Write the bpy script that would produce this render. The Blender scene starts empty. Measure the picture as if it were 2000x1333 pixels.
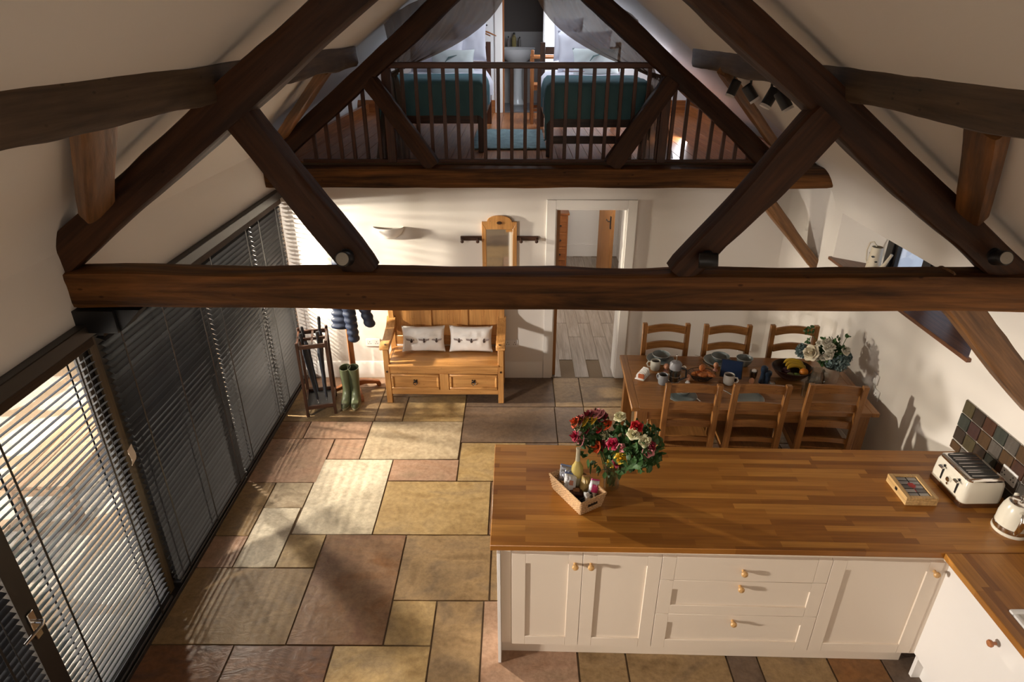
import bpy, bmesh, math, random
from mathutils import Vector, Matrix, noise, Euler
random.seed(7)
PI = math.pi
SC = bpy.context.scene
COL = SC.collection
# ------------------------------------------------------------------ camera
F = 1249.0; TH = math.radians(26.3); YAW = .006; CH = 3.42
cam = bpy.data.cameras.new('camera'); cam.sensor_width = 36; cam.lens = F/2000*36; cam.clip_start = .05
co = bpy.data.objects.new('camera', cam); COL.objects.link(co)
co.location = (0, 0, CH); co.rotation_euler = (PI/2-TH, 0, YAW); SC.camera = co
# ------------------------------------------------------------------ world, lights, exposure
SC.view_settings.view_transform = 'Standard'; SC.view_settings.look = 'None'
SC.view_settings.gamma = 1; SC.view_settings.use_curve_mapping = False
SC.view_settings.exposure = 0.06
W = bpy.data.worlds.new('world'); SC.world = W; W.use_nodes = True
W.node_tree.nodes['Background'].inputs[0].default_value = (.62, .72, .9, 1)
W.node_tree.nodes['Background'].inputs[1].default_value = 1.2
def lamp(name, kind, loc, power, color=(1, 1, 1), size=.1, target=None, sizey=None):
    l = bpy.data.lights.new(name, kind); l.energy = power; l.color = color
    o = bpy.data.objects.new(name, l); COL.objects.link(o); o.location = loc
    if kind == 'AREA':
        l.size = size
        if sizey: l.shape = 'RECTANGLE'; l.size_y = sizey
    elif kind == 'SUN': l.angle = size
    else: l.shadow_soft_size = size
    if target is not None:
        o.rotation_euler = (Vector(target)-Vector(loc)).to_track_quat('-Z', 'Y').to_euler()
    return o
lamp('patio_sun', 'SUN', (-8, -4, 8), 2.2, (1, .93, .82), .01, (-8.6, 0, 5.2))
lamp('garden_light_near', 'POINT', (-5.0, 1.0, 1.72), 2400, (1, .92, .82), .16)
lamp('garden_light_far', 'POINT', (-3.5, 5.35, 1.88), 1850, (1, .89, .72), .065)
lamp('gable_fill_light', 'AREA', (.3, -2.3, 2.9), 37, (1, .90, .78), 3.6, (.3, 3.5, 1.6), 2.0)  # added fill behind the camera; the gable wall there has no window
lamp('loft_skylight', 'AREA', (.70, 8.7, 3.50), 28, (.78, .88, 1), .8, (.55, 9.3, 2.4), .8)
lamp('loft_fill_light', 'AREA', (.3, 7.7, 3.95), 13, (.86, .92, 1), .9, (.3, 7.7, 2), .9)  # added overhead fill, out of view, to brighten bed tops and loft floor
lamp('loft_dormer_light', 'AREA', (1.75, 7.3, 2.66), 12, (.95, .95, 1), .35, (.5, 7.4, 2.3), .9)
lamp('hall_light', 'AREA', (.9, 8.0, 2.0), 26, (1, .93, .85), .8, (.9, 8.2, 0))
# ------------------------------------------------------------------ helpers
def at(px, py, X=None, Y=None, Z=None):
    u = (px-1000)/F; v = (666.5-py)/F
    y = math.cos(TH)+v*math.sin(TH); z = -math.sin(TH)+v*math.cos(TH)
    c, s = math.cos(YAW), math.sin(YAW); d = (u*c-y*s, u*s+y*c, z)
    t = X/d[0] if X is not None else Y/d[1] if Y is not None else (Z-CH)/d[2]
    return Vector((d[0]*t, d[1]*t, CH+d[2]*t))
def raydir(px, py): return (at(px, py, Y=3)-Vector((0, 0, CH))).normalized()
def lerp(a, b, t): return a+(b-a)*t
class MB:
    def __init__(s): s.v = []; s.f = []; s.mi = []; s.m = 0
    def add(s, vs, fs):
        n = len(s.v); s.v += [tuple(v) for v in vs]; s.f += [tuple(i+n for i in f) for f in fs]; s.mi += [s.m]*len(fs); return s
    def box(s, x0, x1, y0, y1, z0, z1, M=None):
        vs = [Vector(p) for p in ((x0, y0, z0), (x1, y0, z0), (x1, y1, z0), (x0, y1, z0), (x0, y0, z1), (x1, y0, z1), (x1, y1, z1), (x0, y1, z1))]
        if M is not None: vs = [M @ p for p in vs]
        return s.add(vs, [(3, 2, 1, 0), (4, 5, 6, 7), (0, 1, 5, 4), (1, 2, 6, 5), (2, 3, 7, 6), (3, 0, 4, 7)])
    def cbox(s, c, d, M=None):
        return s.box(c[0]-d[0]/2, c[0]+d[0]/2, c[1]-d[1]/2, c[1]+d[1]/2, c[2]-d[2]/2, c[2]+d[2]/2, M)
    def rings(s, rings, caps=True, closed=True):
        n = len(rings[0]); vs = [p for r in rings for p in r]; fs = []
        for i in range(len(rings)-1):
            for j in range(n if closed else n-1):
                k = (j+1) % n; fs.append((i*n+j, i*n+k, (i+1)*n+k, (i+1)*n+j))
        if caps and closed: fs.append(tuple(range(n))[::-1]); fs.append(tuple((len(rings)-1)*n+j for j in range(n)))
        return s.add(vs, fs)
    def tube(s, pts, r, n=8, caps=True, flat=1.0):
        pts = [Vector(p) for p in pts]; R = []; up = None
        for i, p in enumerate(pts):
            d = (pts[min(i+1, len(pts)-1)]-pts[max(i-1, 0)]).normalized()
            if up is None:
                up = Vector((0, 0, 1)) if abs(d.z) < .9 else Vector((0, 1, 0))
            a = (up-d*up.dot(d)).normalized(); up = a; b = d.cross(a)
            rr = r[i] if isinstance(r, (list, tuple)) else r
            R.append([p+a*math.cos(2*PI*j/n)*rr+b*math.sin(2*PI*j/n)*rr*flat for j in range(n)])
        return s.rings(R, caps)
    def lathe(s, prof, c=(0, 0, 0), n=20, M=None, caps=True):
        c = Vector(c); R = []
        for r, z in prof:
            ring = [Vector((r*math.cos(2*PI*j/n), r*math.sin(2*PI*j/n), z)) for j in range(n)]
            if M is not None: ring = [M @ p for p in ring]
            R.append([p+c for p in ring])
        return s.rings(R, caps)
    def ball(s, c, r, n=10, m=7, sc=(1, 1, 1), M=None):
        c = Vector(c); R = []
        for i in range(m+1):
            t = PI*i/m*.98+.01*PI; R.append([])
            for j in range(n):
                p = Vector((math.sin(t)*math.cos(2*PI*j/n)*sc[0], math.sin(t)*math.sin(2*PI*j/n)*sc[1], -math.cos(t)*sc[2]))*r
                R[-1].append((M @ p if M is not None else p)+c)
        return s.rings(R)
    def prism(s, poly, axis, a, b, M=None):
        # poly in the two remaining axes (order x,y,z without `axis`)
        def P(q, h):
            l = list(q); l.insert(axis, h); p = Vector(l); return M @ p if M is not None else p
        n = len(poly); vs = [P(q, a) for q in poly]+[P(q, b) for q in poly]
        fs = [tuple(range(n)), tuple(range(n, 2*n))[::-1]]+[(i, i+n, (i+1) % n+n, (i+1) % n) for i in range(n)]
        return s.add(vs, fs)
    def grid(s, nu, nv, fn, thick=0):
        vs = [Vector(fn(i/nu, j/nv)) for i in range(nu+1) for j in range(nv+1)]
        fs = [(i*(nv+1)+j, (i+1)*(nv+1)+j, (i+1)*(nv+1)+j+1, i*(nv+1)+j+1) for i in range(nu) for j in range(nv)]
        if not thick: return s.add(vs, fs)
        N = []
        for i in range(nu+1):
            for j in range(nv+1):
                a = vs[min(i+1, nu)*(nv+1)+j]-vs[max(i-1, 0)*(nv+1)+j]; b = vs[i*(nv+1)+min(j+1, nv)]-vs[i*(nv+1)+max(j-1, 0)]
                c = a.cross(b); N.append(c.normalized() if c.length > 1e-9 else Vector((0, 0, 1)))
        n = len(vs); v2 = vs+[v-m*thick for v, m in zip(vs, N)]; f2 = list(fs)+[tuple(i+n for i in f[::-1]) for f in fs]
        bd = [i*(nv+1) for i in range(nu+1)]+[nu*(nv+1)+j for j in range(1, nv+1)]+[i*(nv+1)+nv for i in range(nu-1, -1, -1)]+[j for j in range(nv-1, 0, -1)]
        for i in range(len(bd)):
            a, b = bd[i], bd[(i+1) % len(bd)]; f2.append((b, a, a+n, b+n))
        return s.add(v2, f2)
    def mesh(s, name, mats, bevel=0, seg=1, smooth=True, ang=38, merge=False):
        me = bpy.data.meshes.new(name); bm = bmesh.new()
        V = [bm.verts.new(v) for v in s.v]
        for f, mi in zip(s.f, s.mi):
            try: g = bm.faces.new([V[i] for i in f]); g.material_index = mi
            except ValueError: pass
        if merge: bmesh.ops.remove_doubles(bm, verts=bm.verts, dist=1e-5)
        bmesh.ops.recalc_face_normals(bm, faces=bm.faces)
        if bevel:
            es = [e for e in bm.edges if len(e.link_faces) == 2 and e.calc_face_angle(0) > math.radians(40)]
            bmesh.ops.bevel(bm, geom=es, offset=bevel, segments=seg, affect='EDGES', profile=.5, clamp_overlap=True)
        lim = math.radians(ang)
        for f in bm.faces: f.smooth = smooth
        for e in bm.edges:
            if len(e.link_faces) == 2 and e.calc_face_angle(0) > lim: e.smooth = False
        bm.to_mesh(me); bm.free()
        for m in (mats if isinstance(mats, (list, tuple)) else [mats]): me.materials.append(m)
        return me
    def build(s, name, mats, parent=None, loc=(0, 0, 0), rot=(0, 0, 0), **k):
        return link(name, s.mesh(name, mats, **k), parent, loc, rot)
def link(name, me, parent=None, loc=(0, 0, 0), rot=(0, 0, 0)):
    o = bpy.data.objects.new(name, me); COL.objects.link(o); o.location = loc; o.rotation_euler = rot
    if parent: o.parent = parent
    return o
def tag(o, label=None, cat=None, group=None, kind=None):
    if label: o['label'] = label
    if cat: o['category'] = cat
    if group: o['group'] = group
    if kind: o['kind'] = kind
    return o
def thing(name, label, cat, loc=(0, 0, 0), rz=0, group=None, rot=None):
    o = bpy.data.objects.new(name, None); COL.objects.link(o); o.location = loc; o.rotation_euler = rot or (0, 0, rz)
    o.empty_display_size = .05
    return tag(o, label, cat, group)
def struct(o): o['kind'] = 'structure'; return o
def dup(root, loc, rot, label, group=None):
    r = root.copy(); COL.objects.link(r); r.location = loc; r.rotation_euler = rot; r['label'] = label
    if group: r['group'] = group
    for ch in list(root.children):
        c = ch.copy(); COL.objects.link(c); c.parent = r
        for g in ch.children:
            d = g.copy(); COL.objects.link(d); d.parent = c
    return r
# ------------------------------------------------------------------ materials
def nodes(name):
    m = bpy.data.materials.new(name); m.use_nodes = True; nt = m.node_tree
    return m, nt, nt.nodes['Principled BSDF'], nt.links
def plain(name, col, rough=.5, metal=0, spec=.5, emit=None, bump=0, bscale=60, alpha=1, trans=0, vary=0):
    m, nt, b, L = nodes(name)
    b.inputs['Base Color'].default_value = (*col, 1); b.inputs['Roughness'].default_value = rough; b.inputs['Metallic'].default_value = metal
    b.inputs['Specular IOR Level'].default_value = spec; b.inputs['Alpha'].default_value = alpha; b.inputs['Transmission Weight'].default_value = trans
    if emit: b.inputs['Emission Color'].default_value = (*emit[0], 1); b.inputs['Emission Strength'].default_value = emit[1]
    if bump or vary:
        tc = nt.nodes.new('ShaderNodeTexCoord'); n = nt.nodes.new('ShaderNodeTexNoise'); n.inputs['Scale'].default_value = bscale; n.inputs['Detail'].default_value = 5
        L.new(tc.outputs['Object'], n.inputs['Vector'])
        if bump:
            bp = nt.nodes.new('ShaderNodeBump'); bp.inputs['Strength'].default_value = bump; bp.inputs['Distance'].default_value = .01
            L.new(n.outputs[0], bp.inputs['Height']); L.new(bp.outputs[0], b.inputs['Normal'])
        if vary:
            mx = nt.nodes.new('ShaderNodeMixRGB'); mx.inputs[1].default_value = (*[c*(1-vary) for c in col], 1); mx.inputs[2].default_value = (*[min(1, c*(1+vary)) for c in col], 1)
            n2 = nt.nodes.new('ShaderNodeTexNoise'); n2.inputs['Scale'].default_value = bscale*.15; L.new(tc.outputs['Object'], n2.inputs['Vector'])
            L.new(n2.outputs[0], mx.inputs[0]); L.new(mx.outputs[0], b.inputs['Base Color'])
    return m
def wood(name, dark, light, axis=0, scale=1.0, rough=.45, bump=.15, knots=True, contrast=(.32, .7), spec=.5, big=.6):
    m, nt, b, L = nodes(name); N = nt.nodes.new
    tc = N('ShaderNodeTexCoord'); oi = N('ShaderNodeObjectInfo'); ad = N('ShaderNodeVectorMath'); ad.operation = 'ADD'
    cx = N('ShaderNodeCombineXYZ'); mu = N('ShaderNodeMath'); mu.operation = 'MULTIPLY'; mu.inputs[1].default_value = 13.0
    L.new(oi.outputs['Random'], mu.inputs[0])
    for i in range(3): L.new(mu.outputs[0], cx.inputs[i])
    L.new(tc.outputs['Object'], ad.inputs[0]); L.new(cx.outputs[0], ad.inputs[1])
    mp = N('ShaderNodeMapping'); sc = [9.0*scale]*3; sc[axis] = .9*scale; mp.inputs['Scale'].default_value = sc
    L.new(ad.outputs[0], mp.inputs['Vector'])
    n1 = N('ShaderNodeTexNoise'); n1.inputs['Scale'].default_value = 1.6; n1.inputs['Detail'].default_value = 7; n1.inputs['Roughness'].default_value = .62; n1.inputs['Distortion'].default_value = .7
    L.new(mp.outputs[0], n1.inputs['Vector'])
    mp2 = N('ShaderNodeMapping'); s2 = [70.0*scale]*3; s2[axis] = 2.2*scale; mp2.inputs['Scale'].default_value = s2; L.new(ad.outputs[0], mp2.inputs['Vector'])
    n2 = N('ShaderNodeTexNoise'); n2.inputs['Scale'].default_value = 1; n2.inputs['Detail'].default_value = 3; L.new(mp2.outputs[0], n2.inputs['Vector'])
    cr = N('ShaderNodeValToRGB'); cr.color_ramp.elements[0].position = contrast[0]; cr.color_ramp.elements[1].position = contrast[1]
    cr.color_ramp.elements[0].color = (*dark, 1); cr.color_ramp.elements[1].color = (*light, 1); L.new(n1.outputs[0], cr.inputs[0])
    mx = N('ShaderNodeMixRGB'); mx.blend_type = 'MULTIPLY'; mx.inputs[0].default_value = big; L.new(cr.outputs[0], mx.inputs[1])
    c2 = N('ShaderNodeValToRGB'); c2.color_ramp.elements[0].position = .3; c2.color_ramp.elements[0].color = (.45, .42, .4, 1); c2.color_ramp.elements[1].position = .62
    L.new(n2.outputs[0], c2.inputs[0]); L.new(c2.outputs[0], mx.inputs[2]); out = mx.outputs[0]
    if knots:
        vo = N('ShaderNodeTexVoronoi'); mp3 = N('ShaderNodeMapping'); s3 = [4.2*scale]*3; s3[axis] = 2.0*scale; mp3.inputs['Scale'].default_value = s3
        L.new(ad.outputs[0], mp3.inputs['Vector']); L.new(mp3.outputs[0], vo.inputs['Vector'])
        c3 = N('ShaderNodeValToRGB'); c3.color_ramp.elements[0].position = .05; c3.color_ramp.elements[0].color = (.25, .16, .1, 1); c3.color_ramp.elements[1].position = .11
        L.new(vo.outputs['Distance'], c3.inputs[0]); m2 = N('ShaderNodeMixRGB'); m2.blend_type = 'MULTIPLY'; m2.inputs[0].default_value = .8
        L.new(out, m2.inputs[1]); L.new(c3.outputs[0], m2.inputs[2]); out = m2.outputs[0]
    L.new(out, b.inputs['Base Color']); b.inputs['Roughness'].default_value = rough; b.inputs['Specular IOR Level'].default_value = spec
    bp = N('ShaderNodeBump'); bp.inputs['Strength'].default_value = bump; bp.inputs['Distance'].default_value = .01
    L.new(n1.outputs[0], bp.inputs['Height']); L.new(bp.outputs[0], b.inputs['Normal'])
    return m
def stone(name, cols, rough=.5, seed=0, scale=1.0, spec=.45, bump=.24):
    m, nt, b, L = nodes(name); N = nt.nodes.new
    tc = N('ShaderNodeTexCoord'); oi = N('ShaderNodeObjectInfo'); ad = N('ShaderNodeVectorMath'); ad.operation = 'ADD'; cx = N('ShaderNodeCombineXYZ')
    mu = N('ShaderNodeMath'); mu.operation = 'MULTIPLY_ADD'; mu.inputs[1].default_value = 31.0; mu.inputs[2].default_value = seed; L.new(oi.outputs['Random'], mu.inputs[0])
    for i in range(3): L.new(mu.outputs[0], cx.inputs[i])
    L.new(tc.outputs['Object'], ad.inputs[0]); L.new(cx.outputs[0], ad.inputs[1])
    mp = N('ShaderNodeMapping'); mp.inputs['Scale'].default_value = (1.6*scale, 3.0*scale, 1); mp.inputs['Rotation'].default_value = (0, 0, .5+seed); L.new(ad.outputs[0], mp.inputs[0])
    n1 = N('ShaderNodeTexNoise'); n1.inputs['Scale'].default_value = 1.2; n1.inputs['Detail'].default_value = 5; n1.inputs['Distortion'].default_value = 1.6; L.new(mp.outputs[0], n1.inputs['Vector'])
    cr = N('ShaderNodeValToRGB'); e = cr.color_ramp.elements
    e[0].position = .3; e[0].color = (*cols[0], 1); e[1].position = .72; e[1].color = (*cols[-1], 1)
    if len(cols) > 2: q = e.new(.5); q.color = (*cols[1], 1)
    L.new(n1.outputs[0], cr.inputs[0])
    n2 = N('ShaderNodeTexNoise'); n2.inputs['Scale'].default_value = 26*scale; n2.inputs['Detail'].default_value = 6; n2.inputs['Roughness'].default_value = .7; L.new(ad.outputs[0], n2.inputs['Vector'])
    c2 = N('ShaderNodeValToRGB'); c2.color_ramp.elements[0].position = .3; c2.color_ramp.elements[0].color = (.5, .47, .44, 1); c2.color_ramp.elements[1].position = .65; L.new(n2.outputs[0], c2.inputs[0])
    mx = N('ShaderNodeMixRGB'); mx.blend_type = 'MULTIPLY'; mx.inputs[0].default_value = .75; L.new(cr.outputs[0], mx.inputs[1]); L.new(c2.outputs[0], mx.inputs[2])
    n4 = N('ShaderNodeTexNoise'); n4.inputs['Scale'].default_value = 2.4*scale; n4.inputs['Detail'].default_value = 9; n4.inputs['Roughness'].default_value = .6; n4.inputs['Distortion'].default_value = 3.5; L.new(mp.outputs[0], n4.inputs['Vector'])
    c4 = N('ShaderNodeValToRGB'); e4 = c4.color_ramp.elements; e4[0].position = .36; e4[0].color = (.62, .52, .44, 1); e4[1].position = .56; e4[1].color = (1.0, 1.0, 1.0, 1)
    m4 = N('ShaderNodeMixRGB'); m4.blend_type = 'MULTIPLY'; m4.inputs[0].default_value = .8; L.new(mx.outputs[0], m4.inputs[1]); L.new(c4.outputs[0], m4.inputs[2]); L.new(m4.outputs[0], b.inputs['Base Color'])
    n3 = N('ShaderNodeTexNoise'); n3.inputs['Scale'].default_value = 5*scale; n3.inputs['Detail'].default_value = 8; n3.inputs['Distortion'].default_value = 2.5; L.new(mp.outputs[0], n3.inputs['Vector'])
    bp = N('ShaderNodeBump'); bp.inputs['Strength'].default_value = bump; bp.inputs['Distance'].default_value = .012; L.new(n3.outputs[0], bp.inputs['Height']); L.new(bp.outputs[0], b.inputs['Normal'])
    b.inputs['Roughness'].default_value = rough; b.inputs['Specular IOR Level'].default_value = spec*.85
    return m
def glassmat(name, tint=(1, 1, 1), refl=.08):
    m, nt, b, L = nodes(name); N = nt.nodes.new; nt.nodes.remove(b); out = nt.nodes['Material Output']
    t = N('ShaderNodeBsdfTransparent'); t.inputs[0].default_value = (*tint, 1); g = N('ShaderNodeBsdfGlossy'); g.inputs['Roughness'].default_value = .03
    lw = N('ShaderNodeLayerWeight'); lw.inputs[0].default_value = .25; mr = N('ShaderNodeMath'); mr.operation = 'MULTIPLY_ADD'; mr.inputs[1].default_value = .5; mr.inputs[2].default_value = refl
    L.new(lw.outputs['Fresnel'], mr.inputs[0]); mx = N('ShaderNodeMixShader'); L.new(mr.outputs[0], mx.inputs[0]); L.new(t.outputs[0], mx.inputs[1]); L.new(g.outputs[0], mx.inputs[2]); L.new(mx.outputs[0], out.inputs[0])
    return m
def sheer(name, col, a):
    m, nt, b, L = nodes(name); N = nt.nodes.new; out = nt.nodes['Material Output']
    b.inputs['Base Color'].default_value = (*col, 1); b.inputs['Roughness'].default_value = .9
    t = N('ShaderNodeBsdfTransparent'); tl = N('ShaderNodeBsdfTranslucent'); tl.inputs[0].default_value = (*col, 1)
    m1 = N('ShaderNodeMixShader'); m1.inputs[0].default_value = .4; L.new(b.outputs[0], m1.inputs[1]); L.new(tl.outputs[0], m1.inputs[2])
    mx = N('ShaderNodeMixShader'); mx.inputs[0].default_value = a; L.new(t.outputs[0], mx.inputs[1]); L.new(m1.outputs[0], mx.inputs[2]); L.new(mx.outputs[0], out.inputs[0])
    return m
M = {}
M['plaster'] = plain('cream_plaster', (.76, .71, .655), .85, bump=.12, bscale=3)
M['white'] = plain('white_paint', (.80, .765, .72), .5)
M['beam'] = wood('old_oak_beam', (.024, .009, .003), (.28, .11, .024), 0, .62, .6, 1.0, contrast=(.3, .72), big=.9, spec=.25)
M['beam_dark'] = wood('dark_oak_beam', (.020, .007, .003), (.090, .032, .010), 0, .8, .55, .5, spec=.3, contrast=(.3, .75), big=.7)
M['beam_tan'] = wood('tan_oak_beam', (.10, .045, .016), (.36, .17, .062), 0, .9, .5, .5, contrast=(.3, .72), big=.8)
M['purlin'] = wood('grey_oak_purlin', (.04, .023, .012), (.14, .085, .045), 0, .8, .6, .5, contrast=(.3, .72), big=.8)
for i, ax in enumerate('xyz'):
    M['pine_'+ax] = wood('pine_'+ax, (.42, .18, .05), (.70, .37, .125), i, 1.6, .35, .05, contrast=(.25, .75), big=.45)
    M['oak_'+ax] = wood('oak_'+ax, (.22, .09, .023), (.42, .19, .058), i, 1.6, .33, .05, contrast=(.25, .75), big=.5, knots=(ax != 'y'))
    M['rail_'+ax] = wood('stair_red_wood_'+ax, (.045, .014, .006), (.14, .045, .017), i, 1.5, .35, .05, knots=False)
    M['orange_'+ax] = wood('orange_wood_'+ax, (.24, .075, .02), (.42, .155, .045), i, 1.5, .35, .05, knots=False)
    M['dk_'+ax] = wood('dark_stand_wood_'+ax, (.03, .012, .007), (.085, .035, .018), i, 1.5, .35, .05, knots=False)
M['blind'] = plain('black_slat', (.036, .035, .036), .38, spec=.4)
M['frame'] = plain('bronze_frame', (.018, .015, .013), .4)
M['framebrown'] = wood('brown_valance', (.03, .016, .008), (.06, .034, .018), 1, 1, .75, .05, knots=False, spec=.2)
M['black'] = plain('black_metal', (.007, .007, .008), .4)
M['glass'] = glassmat('window_glass'); M['clear'] = glassmat('clear_glassware', (.93, .95, .94), .12)
M['chrome'] = plain('chrome', (.75, .73, .7), .12, 1)
M['cream'] = plain('cream_enamel', (.74, .69, .58), .22)
M['cab'] = plain('cream_cabinet_paint', (.77, .655, .535), .42)
M['cabw'] = plain('white_cabinet_panel', (.84, .80, .76), .4)
M['ceramic'] = plain('white_ceramic', (.82, .80, .78), .15)
M['mortar'] = plain('mortar', (.17, .12, .075), .9, bump=.3)
# ------------------------------------------------------------------ setting: floor slabs
def slabmesh(w, d, h=.03):
    b = MB(); nu, nv = max(2, int(w/.18)), max(2, int(d/.18)); ph = random.random()*50
    def fn(u, v):
        x, y = (u-.5)*w, (v-.5)*d; e = .003
        if u in (0, 1): x += noise.noise(Vector((y*7, ph, 3)))*e
        if v in (0, 1): y += noise.noise(Vector((x*7, ph, 9)))*e
        z = noise.noise(Vector((x*3, y*3, ph)))*.0015
        if u in (0, 1) or v in (0, 1): z -= .003
        return (x, y, z)
    b.grid(nu, nv, fn, h)
    return b
SL = {
 'cream': stone('sandstone_cream', [(.62, .53, .38), (.74, .65, .48), (.8, .72, .55)], .5, 1),
 'yellow': stone('sandstone_yellow', [(.37, .24, .095), (.52, .365, .165), (.38, .275, .15)], .5, 2),
 'olive': stone('sandstone_olive', [(.26, .165, .075), (.38, .255, .125), (.24, .165, .095)], .5, 3),
 'pink': stone('sandstone_pink', [(.40, .235, .145), (.47, .30, .2), (.36, .25, .16)], .5, 4),
 'brown': stone('sandstone_brown', [(.24, .125, .075), (.31, .185, .105), (.26, .12, .045)], .38, 5),
 'plum': stone('sandstone_plum', [(.17, .095, .07), (.27, .13, .065), (.14, .08, .06)], .38, 6),
 'dark': stone('sandstone_dark', [(.13, .09, .065), (.2, .135, .09), (.15, .11, .085)], .5, 7),
 'grey': stone('sandstone_grey', [(.45, .36, .23), (.56, .45, .30), (.36, .265, .155)], .5, 8),
 'rust': stone('sandstone_rust', [(.26, .11, .035), (.30, .14, .05), (.2, .11, .05)], .4, 9),
}
fl = struct(MB().box(-2.45, 2.95, -2.4, 6.06, -.12, -.012).build('floor', M['mortar']))
slabs = [(-2.3, -1.36, 5.17, 5.81, 'olive'), (-2.3, -1.36, 5.81, 6.03, 'pink'), (-1.36, -1.09, 5.17, 5.63, 'olive'), (-1.09, -.50, 5.17, 5.63, 'yellow'),
 (-1.36, -.5, 5.63, 6.03, 'olive'), (-2.3, -1.96, 4.88, 5.17, 'brown'), (-1.96, -1.37, 4.88, 5.17, 'pink'), (-1.66, -1.37, 4.57, 4.88, 'pink'),
 (-1.37, -.5, 4.57, 5.17, 'grey'), (-2.3, -1.66, 4.25, 4.88, 'pink'), (-1.68, -1.07, 3.645, 4.57, 'cream'), (-1.07, -.49, 4.275, 4.57, 'pink'),
 (-1.07, -.20, 3.645, 4.275, 'yellow'), (-2.3, -1.99, 3.63, 4.25, 'olive'), (-1.99, -1.68, 3.94, 4.25, 'grey'), (-1.99, -1.69, 3.315, 3.94, 'cream'),
 (-2.3, -1.99, 3.315, 3.63, 'pink'), (-1.69, -1.41, 3.315, 3.645, 'yellow'), (-2.3, -1.41, 2.69, 3.315, 'olive'), (-1.41, -.81, 2.69, 3.645, 'brown'),
 (-.81, -.17, 3.035, 3.645, 'olive'), (-.81, -.515, 2.69, 3.035, 'yellow'), (-.515, -.205, 2.0, 3.035, 'olive'), (-.205, .38, 2.0, 3.035, 'pink'),
 (-2.3, -1.725, 2.0, 2.69, 'plum'), (-1.725, -1.11, 2.0, 2.69, 'plum'), (-1.11, -.515, 2.0, 2.69, 'yellow'), (.38, .67, 2.0, 3.035, 'olive'),
 (.67, 1.275, 2.0, 3.035, 'olive'), (1.275, 1.46, 2.0, 3.035, 'dark'), (1.46, 1.88, 2.0, 3.035, 'olive'), (1.88, 2.2, 2.0, 3.035, 'rust'), (2.2, 2.88, 2.0, 3.035, 'dark'),
 (-.5, .39, 4.825, 5.435, 'dark'), (-.49, .1, 4.275, 4.825, 'yellow'), (.1, .39, 4.275, 4.825, 'dark'), (-.5, .4, 5.435, 6.03, 'dark'), (.4, .68, 5.44, 6.03, 'olive'),
 (.68, 1.29, 5.44, 6.03, 'olive'), (.39, .68, 4.83, 5.44, 'dark'), (.68, 1.29, 4.83, 5.44, 'olive'), (.39, 1.29, 4.275, 4.83, 'olive'), (-.2, .7, 3.645, 4.275, 'brown'), (-.17, .7, 3.035, 3.645, 'olive')]
for x in (.7, 1.29, 1.88, 2.4):
    x1 = {.7: 1.29, 1.29: 1.88, 1.88: 2.4, 2.4: 2.88}[x]
    for y, y1, c in ((3.035, 3.645, 'dark'), (3.645, 4.275, 'olive')): slabs.append((x, x1, y, y1, c))
    if x > 1:
        for y, y1, c in ((4.275, 4.83, 'brown'), (4.83, 5.44, 'olive'), (5.44, 6.03, 'dark')): slabs.append((x, x1, y, y1, c))
for i in range(6):
    for j in range(2): slabs.append((-2.3+.86*i, -2.3+.86*(i+1), .8+.6*j, 1.4+.6*j, ['olive', 'brown', 'dark'][(i+j) % 3]))
g = .006
for x0, x1, y0, y1, c in slabs:
    slabmesh(x1-x0-2*g, y1-y0-2*g).build('flagstone', SL[c], fl, ((x0+x1)/2, (y0+y1)/2, random.uniform(-.001, .0015)), bevel=0)
# ------------------------------------------------------------------ walls, ceiling
BW = 6.04
wl = MB()
wl.box(-2.6, -2.27, -2.4, 6.3, 1.985, 2.6); wl.box(-2.6, -2.27, -2.4, .3, -.1, 1.985); wl.box(-2.6, -2.27, 6.02, 6.3, -.1, 1.985)
struct(wl.build('wall_left', M['plaster']))
DX0, DX1, DZ = .385, 1.07, 1.845
wb = MB()
wb.box(-2.3, DX0, BW, BW+.22, -.05, 2.26); wb.box(DX1, 3.3, BW, BW+.22, -.05, 2.26); wb.box(DX0, DX1, BW, BW+.22, DZ, 2.26)
struct(wb.build('wall_back', M['plaster']))
wr = MB(); WY0, WY1, WZ0, WZ1 = 3.64, 5.30, 1.49, 1.96
wr.box(2.9, 3.3, -2.4, WY0, -.1, 2.6); wr.box(2.9, 3.3, WY1+.3, 6.3, -.1, 2.6); wr.box(2.9, 3.3, WY0, WY1+.3, -.1, WZ0); wr.box(2.9, 3.3, WY0, WY1+.3, WZ1, 2.6)
wr.prism([(2.9, WY1+.3), (3.3, WY1+.3), (3.3, WY1)], 2, WZ0, WZ1)
struct(wr.build('wall_right', M['plaster']))
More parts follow.
